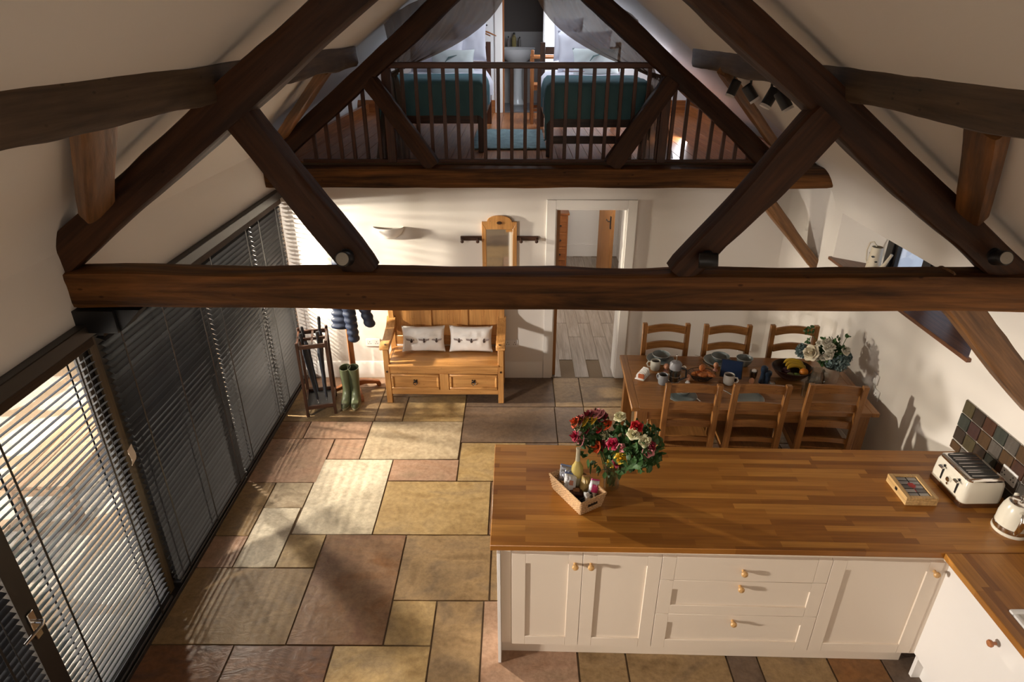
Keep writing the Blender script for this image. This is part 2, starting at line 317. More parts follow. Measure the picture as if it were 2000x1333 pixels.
# rounded corner of back and right wall, above the floor
cr = MB(); n = 8; poly = [(2.91, BW+.01)]+[(2.90-.3*(1-math.cos(a)) if 0 else 2.6+.3*math.sin(a), BW-.3*(1-math.cos(a))-0.0) for a in [PI/2*i/n for i in range(n+1)]]
poly = [(2.92, BW+.02), (2.6, BW+.02)]+[(2.6+.3*math.sin(a), BW-.3+.3*math.cos(a)) for a in [PI/2*i/n for i in range(n+1)]]+[(2.92, BW-.3)]
cr.prism(poly, 2, -.02, 2.1); struct(cr.build('wall_corner', M['plaster'], ang=30))
struct(MB().box(-2.6, 3.3, -2.62, -2.4, -.1, 4.6).build('wall_front', M['plaster']))
def ceil_prof(off=0):
    P = []
    def arc(c, r, a0, a1, n=7):
        for i in range(n+1): a = lerp(a0, a1, i/n); P.append((c[0]+r*math.cos(a), c[1]+r*math.sin(a)))
    s = math.atan(.75)
    # left: vertical X=-2.28 to slope
    zl = 3.26+.75*(-2.28+1.35); r = .5; t = r*math.tan((PI/2-s)/2)
    arc((-2.28+r, zl-t), r, PI, PI/2+s)
    P.append((.05, 4.31))
    zr = 3.26-.75*(2.9-1.45); arc((2.9-r, zr-t), r, PI/2-s, 0)
    return [(x, z+off) for x, z in P]
def ceiling(name, y0, y1, off, mat):
    b = MB(); P = ceil_prof(off); Q = [(P[0][0]-.4, P[0][1]), (P[0][0]-.4, P[0][1]+.35), (0, P[8][1]+.35), (3.3, P[-1][1]+.35), (3.3, P[-1][1])]
    n = max(1, int((y1-y0)/.5)); Y = [lerp(y0, y1, i/n) for i in range(n+1)]
    Rg = [[Vector((x, y, z)) for x, z in P]+[Vector((x, y, z)) for x, z in Q[::-1]] for y in Y]
    b.rings(Rg); return struct(b.build(name, mat, ang=25))
ceiling('ceiling', -2.5, 5.97, 0, M['plaster'])
M['plasterloft'] = plain('loft_plaster', (.78, .77, .76), .85)
ceiling('ceiling_loft', 5.97, 9.75, .012, M['plasterloft'])
# skirting
M['skirt'] = M['white']
def skirt(name, x0, x1): struct(MB().prism([(BW, 0), (BW-.018, 0), (BW-.018, .165), (BW-.008, .19), (BW, .19)], 0, x0, x1).build(name, M['skirt']))
skirt('baseboard_back', -2.25, .29); skirt('baseboard_back_right', 1.17, 2.6)
struct(MB().prism([(2.9, 0), (2.882, 0), (2.882, .165), (2.892, .19), (2.9, .19)], 1, 3.6, 5.75, ).build('baseboard_right', M['skirt']))
# door 1
d1 = MB()
d1.box(DX0-.09, DX0, BW-.022, BW+.002, 0, DZ+.09); d1.box(DX1, DX1+.09, BW-.022, BW+.002, 0, DZ+.09); d1.box(DX0, DX1, BW-.022, BW+.002, DZ, DZ+.09)
d1.box(DX0-.004, DX0+.012, BW, BW+.22, 0, DZ); d1.box(DX1-.012, DX1+.004, BW, BW+.22, 0, DZ); d1.box(DX0, DX1, BW, BW+.22, DZ-.012, DZ+.004)
struct(d1.build('door_1', M['white'], bevel=.003))
struct(MB().box(DX0+.012, DX0+.045, BW+.03, BW+.10, .01, DZ-.012).build('trim_1', M['oak_z']))
# hall behind the door
struct(MB().box(.0, 2.3, 6.02, 10.2, -.1, -.006).build('floor_hall', M['mortar']))
hf = bpy.data.objects['floor_hall']; M['greyplank'] = wood('grey_plank', (.22, .17, .13), (.36, .30, .25), 1, 1.2, .45, .05, knots=False)
for i in range(12):
    x = .05+i*.15
    for j in range(4):
        y = 6.045+j*1.0+(.4 if i % 2 else 0); y1 = min(y+.994, 10.15)
        MB().box(x, x+.146, y, y1, -.01, .0).build('floorboard', M['greyplank'], hf)
struct(MB().box(.1, 2.3, 10.1, 10.2, 0, 2.16).build('wall_hall_end', M['white']))
struct(MB().box(-.1, .1, 6.26, 10.1, 0, 2.16).build('wall_hall_left', M['white']))
struct(MB().box(1.66, 1.8, 6.26, 10.1, 0, 2.16).build('wall_hall_right', M['white']))
struct(MB().box(.0, 2.3, 6.26, 10.2, 2.16, 2.19).build('ceiling_hall', M['white']))
struct(MB().box(.1, 1.66, 10.08, 10.1, 0, .2).build('baseboard_hall', M['skirt']))
# ------------------------------------------------------------------ timbers
def timber(name, A, B, w, d, mat, parent=None, up=None, seed=0, wob=.015, rnd=.10, taper=1.0):
    A, B = Vector(A), Vector(B); L = (B-A).length; ex = (B-A).normalized()
    ey = Vector(up) if up is not None else Vector((0, 1, 0)); ey = (ey-ex*ey.dot(ex)).normalized(); ez = ex.cross(ey)
    b = MB(); n = max(8, int(L/.05)); R = []; prof = []
    m = 6
    for q in range(4):
        for k in range(m):
            t = -1+2*k/m; prof.append([(t, -1), (1, t), (-t, 1), (-1, -t)][q])
    for i in range(n+1):
        x = L*i/n; ring = []; k = lerp(1, taper, i/n); e = 1
        if i == 0 or i == n: e = .93
        for a, c in prof:
            y, z = a*d/2*e, c*w/2*k*e
            rr = math.hypot(a, c); corner = max(0, rr-1.25)/.17; y *= 1-corner*rnd*min(1, .1/d*1.2); z *= 1-corner*rnd*min(1, .1/w*1.2)
            v = Vector((x*2.2, a*.8+seed*7.3, c*.8)); nn = noise.noise(v)+.4*noise.noise(v*3.1)+.25*noise.noise(Vector((x*9, a*2+seed, c*2)))
            y += nn*wob*(1 if a > 0 else -1 if a < 0 else 0)*.8; z += (noise.noise(Vector((x*1.6, seed*3.7, 5 if c > 0 else 8)))*1.3+.5*nn)*wob*(1 if abs(c) > .5 else .4)
            ring.append(Vector((x, y, z)))
        R.append(ring)
    b.rings(R); o = b.build(name, mat, parent, ang=32)
    Mx = Matrix((ex, ey, ez)).transposed().to_4x4(); Mx.translation = A
    o.matrix_local = Mx if not parent else Matrix.Translation(parent.location).inverted() @ Mx
    return o
T1 = thing('roof_truss', 'nearer dark oak roof truss whose tie beam crosses the whole picture above the worktop', 'truss', (0, 3.0, 2.1))
T2 = thing('roof_truss', 'farther dark oak roof truss on the back wall in front of the loft railing', 'truss', (0, 5.8, 2.08))
def tm(T, Y, name, a, b, w, d, mat, seed, **k):
    return timber(name, (a[0], Y+d/2, a[1]), (b[0], Y+d/2, b[1]), w, d, mat, T, seed=seed, **k)
tm(T1, 3.0, 'tie_beam', (-2.29, 2.207), (2.92, 2.197), .19, .17, M['beam'], 1, wob=.010)
tm(T1, 3.02, 'principal_rafter', (-2.42, 2.277), (.10, 4.135), .163, .15, M['beam_dark'], 2)
tm(T1, 3.04, 'principal_rafter', (2.54, 2.265), (-.0, 4.16), .165, .15, M['beam_dark'], 3)
tm(T1, 3.03, 'strut', (-1.29, 3.08), (-.765, 2.28), .155, .14, M['beam_dark'], 4)
tm(T1, 3.01, 'strut', (1.42, 3.045), (.83, 2.28), .16, .14, M['beam_dark'], 5)
b_ = tm(T1, 3.02, 'arch_brace', (2.15, 2.26), (3.0, 1.45), .155, .14, M['beam_tan'], 6); b_['label'] = 'tan brown brace, paler than the rest'
tm(T2, 5.8, 'tie_beam', (-2.29, 2.182), (2.86, 2.182), .18, .19, M['beam'], 7, wob=.01)
tm(T2, 5.82, 'principal_rafter', (-2.2, 2.325), (.07, 4.12), .157, .15, M['beam_dark'], 8)
tm(T2, 5.84, 'principal_rafter', (2.34, 2.265), (-.0, 4.13), .16, .15, M['beam_dark'], 9)
tm(T2, 5.82, 'strut', (-1.26, 3.0), (-.745, 2.28), .145, .13, M['beam_dark'], 10)
tm(T2, 5.82, 'strut', (1.33, 3.0), (.865, 2.28), .15, .13, M['beam_dark'], 11)
tm(T2, 5.82, 'arch_brace', (2.12, 2.17), (2.93, 1.30), .11, .12, M['beam_tan'], 12)
# pegs and iron bracket
for T, x in ((T1, -2.13),):
    br = MB().box(-2.30, -2.06, 2.98, 3.16, 1.985, 2.108); br.prism([(-2.06, 1.985), (-2.06, 2.108), (-1.93, 2.108)], 1, 3.0, 3.14)
    o = br.build('corbel', M['black'], T1); o.location = -Vector(T1.location); o['label'] = 'black corbel under the beam end'
def purlin(label, x, y0, y1, seed):
    o = timber('purlin', (x, y0, 3.205), (x+.01, y1, 3.185), .16, .16, M['purlin'], None, up=(1, 0, 0), seed=seed, wob=.014)
    tag(o, label, 'beam'); return o
purlin('grey brown roof purlin along the left slope of the ceiling', -1.42, -1.2, 5.86, 13)
purlin('grey brown roof purlin along the right slope of the ceiling', 1.535, -1.2, 5.86, 14)
def wbrace(label, A, B, w, mat, seed, up): tag(timber('wind_brace', A, B, w, .075, mat, None, up=up, seed=seed, wob=.006), label, 'beam')
NL = Vector((.6, 0, -.8)); NR = Vector((-.6, 0, -.8))
wbrace('short wind brace from the left purlin down to the nearer truss', (-1.40, 2.22, 3.16), (-2.02, 3.03, 2.62), .15, M['beam_tan'], 15, NL)
wbrace('short wind brace from the right purlin down to the nearer truss', (1.56, 2.22, 3.13), (2.20, 3.05, 2.60), .13, M['beam'], 16, NR)
wbrace('thin tan wind brace from the left purlin down to the farther truss', (-1.38, 5.05, 3.14), (-2.05, 5.80, 2.55), .11, M['beam_tan'], 17, NL)
wbrace('long tan wind brace from the right purlin down to the farther truss', (1.48, 4.95, 3.13), (2.25, 5.80, 2.50), .10, M['beam_tan'], 18, NR)
# spotlights on the trusses
def spotlamp(label, p, d, r=.038):
    t = thing('spotlight', label, 'lamp', p, group=None); q = Vector(d).to_track_quat('Z', 'Y').to_matrix()
    MB().lathe([(r*.8, -.055), (r, -.05), (r, .03), (r*.9, .035)], M=q, n=18).build('housing', M['black'], t)
    MB().lathe([(r*.86, .033), (r*.80, .037), (r*.3, .038), (.001, .038)], M=q, n=18, caps=False).build('lens', plain('lens_glass', (.36, .33, .28), .2), t)
    MB().lathe([(r*.9, 0), (r*.9, .012)], c=(0, .06, -.0), n=16, M=Matrix.Rotation(PI/2, 3, 'X')).tube([(0, .055, 0), (0, .0, 0)], .012, 6).build('bracket', M['black'], t)
    return t
spotlamp('round black spotlight on the left strut of the nearer truss', (-.83, 2.945, 2.405), (0, -.9, .3))
spotlamp('round black spotlight on the right strut of the nearer truss', (.94, 2.945, 2.40), (.95, -.25, .1))
spotlamp('round black spotlight on the right rafter foot of the nearer truss', (2.34, 2.95, 2.415), (-.1, -.9, .3), .036)
spotlamp('round black spotlight on the left rafter foot of the farther truss', (-2.05, 5.76, 2.44), (-.5, -.8, .1))
spotlamp('round black spotlight on the right rafter foot of the farther truss', (2.23, 5.76, 2.40), (-.5, -.8, .2))
for i, (px, py, dr, w) in enumerate(((1433, 172, (-.4, -.1, -1), 'leftmost'), (1465, 181, (.6, -.2, -.8), 'second from the left'), (1505, 190, (-.5, -.1, -1), 'third from the left'), (1530, 196, (.5, -.3, -.8), 'rightmost'))):
    p = at(px, py, X=1.56); t = thing('track_spotlight', 'black track spotlight under the right purlin, '+w+' of four', 'lamp', p, group='track spotlights under the right purlin')
    q = Vector(dr).to_track_quat('Z', 'Y').to_matrix()
    MB().lathe([(.030, -.055), (.034, -.05), (.034, .045), (.034, .05)], M=q, n=16).build('housing', M['black'], t)
    MB().lathe([(.032, .05), (.034, .066), (.03, .066), (.001, .055)], M=q, n=16, caps=False).build('lens', plain('lens_white', (.7, .68, .66), .3), t)
    MB().tube([(0, 0, 0), (0, .01, .06), (0.0, .01, 3.135-p.z)], .008, 6).build('bracket', M['black'], t)
#@@LEFT@@
# ------------------------------------------------------------------ left side: glazed doors, blinds, patio
FX = -2.36
def glazed(i, y0, y1):
    d = MB(); s = .036
    d.box(FX-.03, FX+.03, y0, y0+s, .03, 1.98); d.box(FX-.03, FX+.03, y1-s, y1, .03, 1.98)
    d.box(FX-.03, FX+.03, y0+s, y1-s, .03, .15); d.box(FX-.03, FX+.03, y0+s, y1-s, 1.90, 1.98)
    o = struct(d.build('window_%d' % i, M['frame'], bevel=.004))
    MB().box(FX-.006, FX+.006, y0+s, y1-s, .15, 1.90).build('pane', M['glass'], o)
    return o
yy = [.35, 1.2, 2.1, 3.08, 4.30, 5.27, 6.02]
for i in range(6): glazed(i+1, yy[i]+.01, yy[i+1]-.01)
struct(MB().box(-2.42, -2.24, .3, 6.02, -.02, .03).build('trim_2', M['frame'], bevel=.004))
struct(MB().box(-2.34, -2.215, .3, 6.02, 1.955, 2.03).box(-2.42, -2.30, .3, 6.02, 1.93, 2.0).build('trim_3', M['frame'], bevel=.004))
struct(MB().box(-2.30, -2.285, 3.045, 3.105, .03, 1.95).build('trim_4', wood('gold_brown_stile', (.05, .034, .017), (.11, .072, .034), 2, 1, .4, .05, knots=False)))
struct(MB().box(-2.31, -2.245, 2.03, 2.13, .03, 1.95).build('trim_5', M['frame']))
for i_, (a_, b_y) in enumerate(((2.98, 3.22), (5.95, 6.03))): struct(MB().box(-2.345, -2.31, a_, b_y, .03, 1.95).build('trim_%d' % (7+i_), M['frame']))
SLW, PITCH, NS = .050, .0415, 44
def slatmesh(L, tilt, name='slat'):
    b = MB(); c, s = math.cos(tilt), math.sin(tilt)
    def fn(u, v):
        w = (u-.5)*SLW; h = .0035*(1-(2*u-1)**2)
        return (w*c+h*s, (v-.5)*L, -w*s+h*c)
    b.grid(4, 1, fn, .0022)
    return b.mesh(name, M['blind'], ang=60)
def blind(label, y0, y1, tilt, extra=()):
    L = y1-y0; yc = (y0+y1)/2; x = -2.262
    t = thing('venetian_blind', label, 'blind', (x, yc, .07), group='black venetian blinds along the glazed wall')
    MB().box(-.03, .03, -L/2, L/2, 1.835, 1.885).build('head_rail', M['blind'], t, bevel=.003)
    MB().box(.031, .038, -L/2-.01, L/2+.01, 1.835, 1.885).build('valance', M['framebrown'], t, bevel=.003)
    MB().box(-.026, .026, -L/2, L/2, -.012, .008).build('bottom_rail', M['blind'], t, bevel=.004)
    me = slatmesh(L, tilt)
    for i in range(NS):
        z = .03+i*PITCH
        link('slat', me, t, (0, 0, z), (0, random.uniform(-.04, .04), 0))
    k = 3 if L > 1 else 2; tp = [-L/2+.14+(L-.28)*j/(k-1) for j in range(k)]
    for y in tp:
        o = MB().box(.028, .0295, y-.006, y+.006, 0, 1.84).box(-.0295, -.028, y-.006, y+.006, 0, 1.84).build('ladder_tape', M['black'], t)
    y = L/2-.10; MB().tube([(.04, y, 1.82), (.045, y, 1.0), (.043, y, .55)], .003, 5).tube([(.043, y, .55), (.043, y, .50)], [.006, .009], 6).build('pull_cord', M['black'], t)
    return t
blind('black venetian blind nearest the camera, slats open onto the bright patio', 2.13, 3.00, -.50)
blind('black venetian blind just past the truss corbel, slats tilted shut', 3.115, 4.295, .46)
blind('black venetian blind third from the camera, slats tilted shut', 4.305, 5.265, .46)
blind('black venetian blind farthest from the camera, by the umbrella stand', 5.275, 5.985, .46)
blind('black venetian blind at the bottom left edge of the photo beside the door handle', 1.05, 2.02, .2)
# door handle on the nearest stile
t = thing('door_handle', 'chrome lever handle on the dark stile at the bottom left edge', 'handle', (-2.245, 2.08, 1.0)); t.location = (-2.243, 2.075, .93)
MB().box(0, .008, -.02, .02, -.10, .06).build('backplate', M['chrome'], t, bevel=.003)
MB().tube([(0, 0, 0), (.05, 0, 0), (.056, -.02, 0), (.056, -.13, .005)], [.011, .011, .010, .008], 10).build('lever', M['chrome'], t)
# paper tag on the blind
p = at(258, 890, X=-2.2); o = MB().grid(3, 5, lambda u, v: (.006*math.sin(v*5), (u-.5)*.055+.01*v, (v-.5)*.11), .002).build('paper_tag', plain('cream_paper', (.62, .53, .43), .8), None, p, (.15, .1, .1))
tag(o, 'small cream paper tag hanging on the blinds beside the brown stile', 'tag')
# patio outside
pt = struct(MB().box(-12, -2.45, -3, 9, -.2, -.062).build('ground_patio', M['mortar']))
M['paver'] = stone('pale_paver', [(.27, .25, .22), (.42, .39, .34), (.33, .31, .28)], .8, 11)
for i in range(8):
    for j in range(9):
        slabmesh(.59, .79).build('paver', M['paver'], pt, (-2.78-.6*i, -.6+.8*j, -.06))
struct(MB().box(-9.2, -9.0, -3, 9, -.1, 1.9).build('wall_garden', stone('garden_stone', [(.2, .17, .13), (.34, .29, .22), (.25, .22, .17)], .9, 12)))
M['decking'] = wood('deck_wood', (.13, .08, .045), (.25, .16, .09), 1, 1.2, .6, .1, knots=False)
def gbench(x, y, rz, label):
    t = thing('garden_bench', label, 'bench', (x, y, -.06), rz)
    for k in range(5): MB().box(-.24+.1*k, -.155+.1*k, -.7, .7, .42, .445).build('slat', M['decking'], t, bevel=.003)
    for sx in (-.2, .2):
        for sy in (-.6, .6): MB().box(sx-.03, sx+.03, sy-.03, sy+.03, 0, .42).build('leg', M['decking'], t)
    MB().box(-.2, .2, -.63, -.57, .3, .36).box(-.2, .2, .57, .63, .3, .36).build('frame', M['decking'], t)
gbench(-3.6, 2.6, .1, 'slatted brown wooden bench on the sunny patio outside the nearest blind')
gbench(-3.6, 4.4, .05, 'slatted brown wooden bench on the patio behind the closed blinds')
M['leaf'] = plain('leaf_green', (.055, .12, .03), .5, vary=.5, bscale=30)
M['leaf2'] = plain('leaf_dark', (.045, .11, .028), .5, vary=.4, bscale=30)
def leafcloud(b, c, r, n, s, sq=1):
    for _ in range(n):
        d = Vector((random.gauss(0, 1), random.gauss(0, 1), random.gauss(0, 1))).normalized()*r*random.uniform(.6, 1); d.z *= sq
        q = Euler((random.uniform(0, 6), random.uniform(0, 6), random.uniform(0, 6))).to_matrix(); k = s*random.uniform(.7, 1.3)
        P = [(-.5, 0, .04), (0, 0, -.02), (.5, 0, .05), (.26, .17, .05), (-.02, .27, .07), (-.32, .18, .06), (.26, -.17, .05), (-.02, -.27, .07), (-.32, -.18, .06)]
        b.add([Vector(c)+d+q @ (Vector(p)*k) for p in P], [(0, 1, 4, 5), (1, 2, 3, 4), (1, 0, 8, 7), (2, 1, 7, 6)])
for i, (x, y, r) in enumerate(((-6.5, 3.4, .7), (-6.3, 5.2, .8), (-6.9, 1.6, .7))):
    t = thing('shrub', ('round green shrub beyond the patio bench', 'round green shrub at the far end of the patio', 'round green shrub at the near end of the patio')[i], 'shrub', (x, y, -.06), group=None)
    b = MB(); leafcloud(b, (0, 0, r*.9), r, 1400, .12); tag(b.build('foliage', M['leaf'], t), kind='stuff')
    MB().tube([(0, 0, 0), (0, 0, r)], [.05, .03], 7).build('trunk', M['decking'], t)
# ------------------------------------------------------------------ right wall window
d = MB(); fx = 3.2; y0, y1 = WY0, WY1
d.box(fx, fx+.07, y0, y1, WZ0, WZ0+.05); d.box(fx, fx+.07, y0, y1, WZ1-.05, WZ1)
n = 3
for k in range(n+1):
    y = lerp(y0+.04, y1-.04, k/n); d.box(fx-.01, fx+.07, y-.045, y+.045, WZ0, WZ1)
for k in range(n):
    ya = lerp(y0+.04, y1-.04, k/n)+.045; yb = lerp(y0+.04, y1-.04, (k+1)/n)-.045
    d.box(fx+.01, fx+.05, ya, ya+.04, WZ0+.05, WZ1-.05); d.box(fx+.01, fx+.05, yb-.04, yb, WZ0+.05, WZ1-.05)
w7 = struct(d.build('window_7', M['frame'], bevel=.003))
for k in range(n):
    ya = lerp(y0+.04, y1-.04, k/n)+.045; yb = lerp(y0+.04, y1-.04, (k+1)/n)-.045
    MB().box(fx+.028, fx+.033, ya+.04, yb-.04, WZ0+.05, WZ1-.05).build('pane', M['glass'], w7)
sl_ = MB().box(2.872, 3.2, WY0-.03, WY1+.33, WZ0-.001, WZ0+.028).build('window_sill', wood('sill_oak', (.12, .045, .02), (.26, .11, .05), 1, 1.2, .38, .03, knots=False), w7, bevel=.004)
# watering can on the sill
p = Vector((3.035, 5.17, WZ0+.028)); t = thing('watering_jug', 'tall cream enamel watering jug with dark motifs on the window sill', 'jug', p, rz=-1.25)
M['jug'] = plain('jug_cream', (.66, .58, .45), .35)
MB().lathe([(.058, 0), (.060, .01), (.050, .14), (.046, .22), (.045, .235), (.041, .235), (.042, .2), (.05, .02), (.001, .012)], n=20, caps=False).build('body', M['jug'], t)
MB().tube([(.05, 0, .04), (.10, 0, .10), (.14, 0, .19), (.15, 0, .215)], [.022, .017, .012, .013], 10, flat=.8).build('spout', M['jug'], t)
MB().tube([(-.048, 0, .05), (-.085, 0, .10), (-.1, 0, .18), (-.085, 0, .25), (-.05, 0, .265), (-.01, 0, .235)], .006, 8).build('handle', M['jug'], t)
b = MB()
for a, z, s in ((-1.2, .16, .02), (-1.7, .09, .028), (-.6, .12, .016), (-2.2, .18, .014)):
    b.grid(4, 3, lambda u, v: ((.0525)*math.cos(a+(u-.5)*s*30), (.0525)*math.sin(a+(u-.5)*s*30), z+(v-.5)*s*(1-abs(u-.5)*1.5)))
b.build('motif', M['black'], t)
#@@BACK@@ -------------------------------------------------- things on the back wall
def wall_lamp():
    t = thing('wall_uplighter', 'white plaster half-bowl uplighter on the back wall', 'lamp', (-1.235, BW, 1.57))
    def fn(u, v):
        a = PI*u; q = PI/2*v; r = .145
        return (-r*math.cos(a)*math.cos(q)*1.0, -.10*math.sin(a)*math.cos(q)-.001, .12*(1-math.sin(q)) - .02)
    MB().grid(18, 8, fn, .004).build('bowl', M['white'], t, ang=70)
    MB().ball((0, -.04, .06), .02).build('bulb', M['ceramic'], t)
wall_lamp()
lamp_mirror = thing('hall_mirror', 'pine framed hall mirror with arched top and peg rails on the back wall', 'mirror', (-.158, BW, 1.1))
t = lamp_mirror
fr = MB(); w = .17
arch = [(-w, 0), (w, 0), (w, .625), (.12, .625)]+[(.12*math.cos(a), .63+.055*math.sin(a)) for a in [PI*i/12 for i in range(13)]]+[(-.12, .625), (-w, .625)]
fr.prism([(-w, 0), (-w+.042, 0), (-w+.042, .55), (-w, .625)], 1, -.03, -.002); fr.prism([(w, 0), (w, .625), (w-.042, .55), (w-.042, 0)], 1, -.03, -.002)
fr.box(-w+.042, w-.042, -.03, -.002, 0, .05)
fr.prism([(-w, .625), (-w+.042, .55), (w-.042, .55), (w, .625)]+[(.12, .625)]+[(.12*math.cos(a), .63+.055*math.sin(a)) for a in [PI*i/12 for i in range(1, 12)]]+[(-.12, .625)], 1, -.03, -.002)
fr.build('frame', M['pine_z'], t, bevel=.003)
MB().box(-.128, .128, -.014, -.006, .05, .55).build('mirror_glass', plain('mirror', (.85, .84, .8), .04, 1), t)
MB().lathe([(.026, 0), (.022, -.006), (.001, -.008)], n=16, M=Matrix.Rotation(-PI/2, 3, 'X') @ Matrix.Diagonal((1, .6, 1)), c=(0, -.031, .615), caps=False).build('rosette', M['dk_x'], t)
for s in (-1, 1):
    MB().box(min(s*w, s*.38), max(s*w, s*.38), -.022, -.002, .435, .48).build('peg_rail', M['dk_x'], t, bevel=.004)
    for x in (.21, .36):
        MB().lathe([(.008, 0), (.008, .04), (.016, .05), (.017, .06), (.006, .068)], c=(s*x, -.022, .46), n=10, M=Matrix.Rotation(PI/2+.3, 3, 'X')).build('peg', M['dk_y'], t)
        MB().tube([(s*x, -.022, .445), (s*x, -.05, .42), (s*x, -.06, .435)], .005, 6).build('hook', M['chrome'], t)
def socket(label, p, face, w=.146, h=.086, plugs=True):
    rz = {'y': 0, 'x': -PI/2}[face]
    t = thing('wall_socket', label, 'socket', p, rz)
    MB().box(-w/2, w/2, -.010, 0, -h/2, h/2).build('plate', M['ceramic'], t, bevel=.003)
    b = MB()
    for x in ((-.036, .036) if w > .1 else (0,)):
        if plugs:
            for dx, dz in ((0, .012), (-.011, -.010), (.011, -.010)): b.box(x+dx-.0035, x+dx+.0035, -.0108, -.0095, dz-.004, dz+.004)
        else: b.box(x-.008, x+.008, -.013, -.0095, -.012, .012)
    b.build('slots' if plugs else 'rocker', M['black'] if plugs else M['ceramic'], t)
socket('white double socket on the back wall left of the settle', (-1.50, BW, .415), 'y')
socket('white double socket on the back wall right of the settle', (-.045, BW, .41), 'y')
socket('white double socket on the back wall behind the dining table', (2.42, BW, .37), 'y')
socket('white double socket on the right wall past the table corner', (2.9, 4.43, .76), 'x', .09)
socket('white switch plate on the right wall above a socket past the table', (2.9, 4.49, .87), 'x', .086, .086, False)
# settle
def settle():
    sw, sd = 1.12, .45; t = thing('settle_bench', 'honey pine settle with panelled back and two drawers by the back wall', 'bench', (-.70, 5.95, 0), -.005)
    X, Y, Z = M['pine_x'], M['pine_y'], M['pine_z']; h = sw/2
    for s in (-1, 1):
        MB().box(s*h-.028, s*h+.028, -sd, -sd+.05, 0, .62).build('leg', Z, t, bevel=.004)
        MB().box(s*h-.028, s*h+.028, -.05, 0, 0, 1.08).build('leg', Z, t, bevel=.004)
        b = MB(); P = [(-sd-.05, .625), (-sd-.03, .665), (-sd+.06, .67), (-sd+.12, .65), (-.12, .70), (-.03, .78), (-.03, .66), (-.12, .64), (-sd+.1, .62), (-sd-.03, .61)]
        b.prism(P, 0, s*h-.045, s*h+.045); b.build('armrest', Y, t, bevel=.004)
        MB().box(s*h-.012, s*h+.012, -sd+.05, -.05, .10, .43).build('side_panel', Y, t)
        MB().lathe([(.011, 0), (.011, .004)], c=(s*h, -sd-.002, .36), n=10, M=Matrix.Rotation(PI/2, 3, 'X')).build('dowel', M['dk_x'], t)
        MB().lathe([(.011, 0), (.011, .004)], c=(s*(h-.01), -sd-.02, .668), n=10).build('dowel', M['dk_x'], t)
    MB().box(-h+.02, h-.02, -sd-.015, -.03, .418, .438).build('seat', X, t, bevel=.006, seg=2)
    MB().box(-h+.028, h-.028, -sd+.005, -sd+.035, .335, .418).build('apron', X, t, bevel=.003)
    MB().box(-h+.028, h-.028, -sd+.005, -sd+.035, .10, .155).build('bottom_rail', X, t, bevel=.003)
    MB().box(-.045, .045, -sd-.002, -sd+.04, .155, .335).build('centre_stile', Z, t, bevel=.004)
    for s in (-1, 1):
        x0, x1 = (-h+.03, -.047) if s < 0 else (.047, h-.03)
        d = MB(); d.box(x0, x1, -sd+.008, -sd+.03, .158, .332)
        o = d.build('drawer', X, t, bevel=.002)
        f = MB(); a, e = x0+.004, x1-.004; f.box(a, e, -sd-.008, -sd+.01, .305, .330); f.box(a, e, -sd-.008, -sd+.01, .160, .185); f.box(a, a+.025, -sd-.008, -sd+.01, .185, .305); f.box(e-.025, e, -sd-.008, -sd+.01, .185, .305)
        f.build('drawer_moulding', X, o, bevel=.007)
        q = (x0+x1)/2
        hnd = MB().ball((q, -sd-.002, .25), .012, sc=(1, .6, 1)); hnd.tube([(q-.016, -sd-.004, .25), (q-.02, -sd-.014, .232), (q, -sd-.018, .218), (q+.02, -sd-.014, .232), (q+.016, -sd-.004, .25)], .0035, 6)
        for k in range(4): hnd.ball((q+.017*math.cos(k*PI/2+.78), -sd+.004, .25+.017*math.sin(k*PI/2+.78)), .008, 6, 4)
        hnd.build('drop_handle', M['black'], o)
    # back: frame with three panels
    MB().box(-h+.028, h-.028, -.045, -.015, .98, 1.07).build('top_rail', X, t, bevel=.004)
    MB().box(-h+.028, h-.028, -.045, -.015, .46, .56).build('back_rail', X, t, bevel=.004)
    for x in (-.185, .185): MB().box(x-.035, x+.035, -.045, -.015, .56, .98).build('back_stile', Z, t, bevel=.004)
    for x0, x1 in ((-h+.028, -.22), (-.15, .15), (.22, h-.028)): MB().box(x0, x1, -.028, -.018, .56, .98).build('back_panel', Z, t)
settle()
M['linen'] = plain('white_linen', (.82, .79, .76), .85, bump=.25, bscale=25)
def pillowmesh(w, h, d, crease=.0, seed=0, sc=1):
    b = MB()
    def side(sg):
        def fn(u, v):
            x, y = 2*u-1, 2*v-1; e = (1-abs(x)**2.6)*(1-abs(y)**2.6); th = max(e, 0)**.42*d/2
            th *= 1+.16*noise.noise(Vector((x*2.3+seed, y*2.3, sg)))
            th += crease*noise.noise(Vector((x*5+seed, y*3, 2)))*max(e, 0)**.5
            pin = 1-.07*(1-y*y)*abs(x)**3; pin2 = 1-.08*(1-x*x)*abs(y)**3
            return (x*w/2*pin, sg*th, y*h/2*pin2)
        return fn
    b.grid(18, 14, side(-1)); b.grid(18, 14, side(1)); return b
M['bee'] = plain('bee_print', (.07, .045, .04), .9); M['beewing'] = plain('bee_wing_print', (.30, .25, .24), .9)
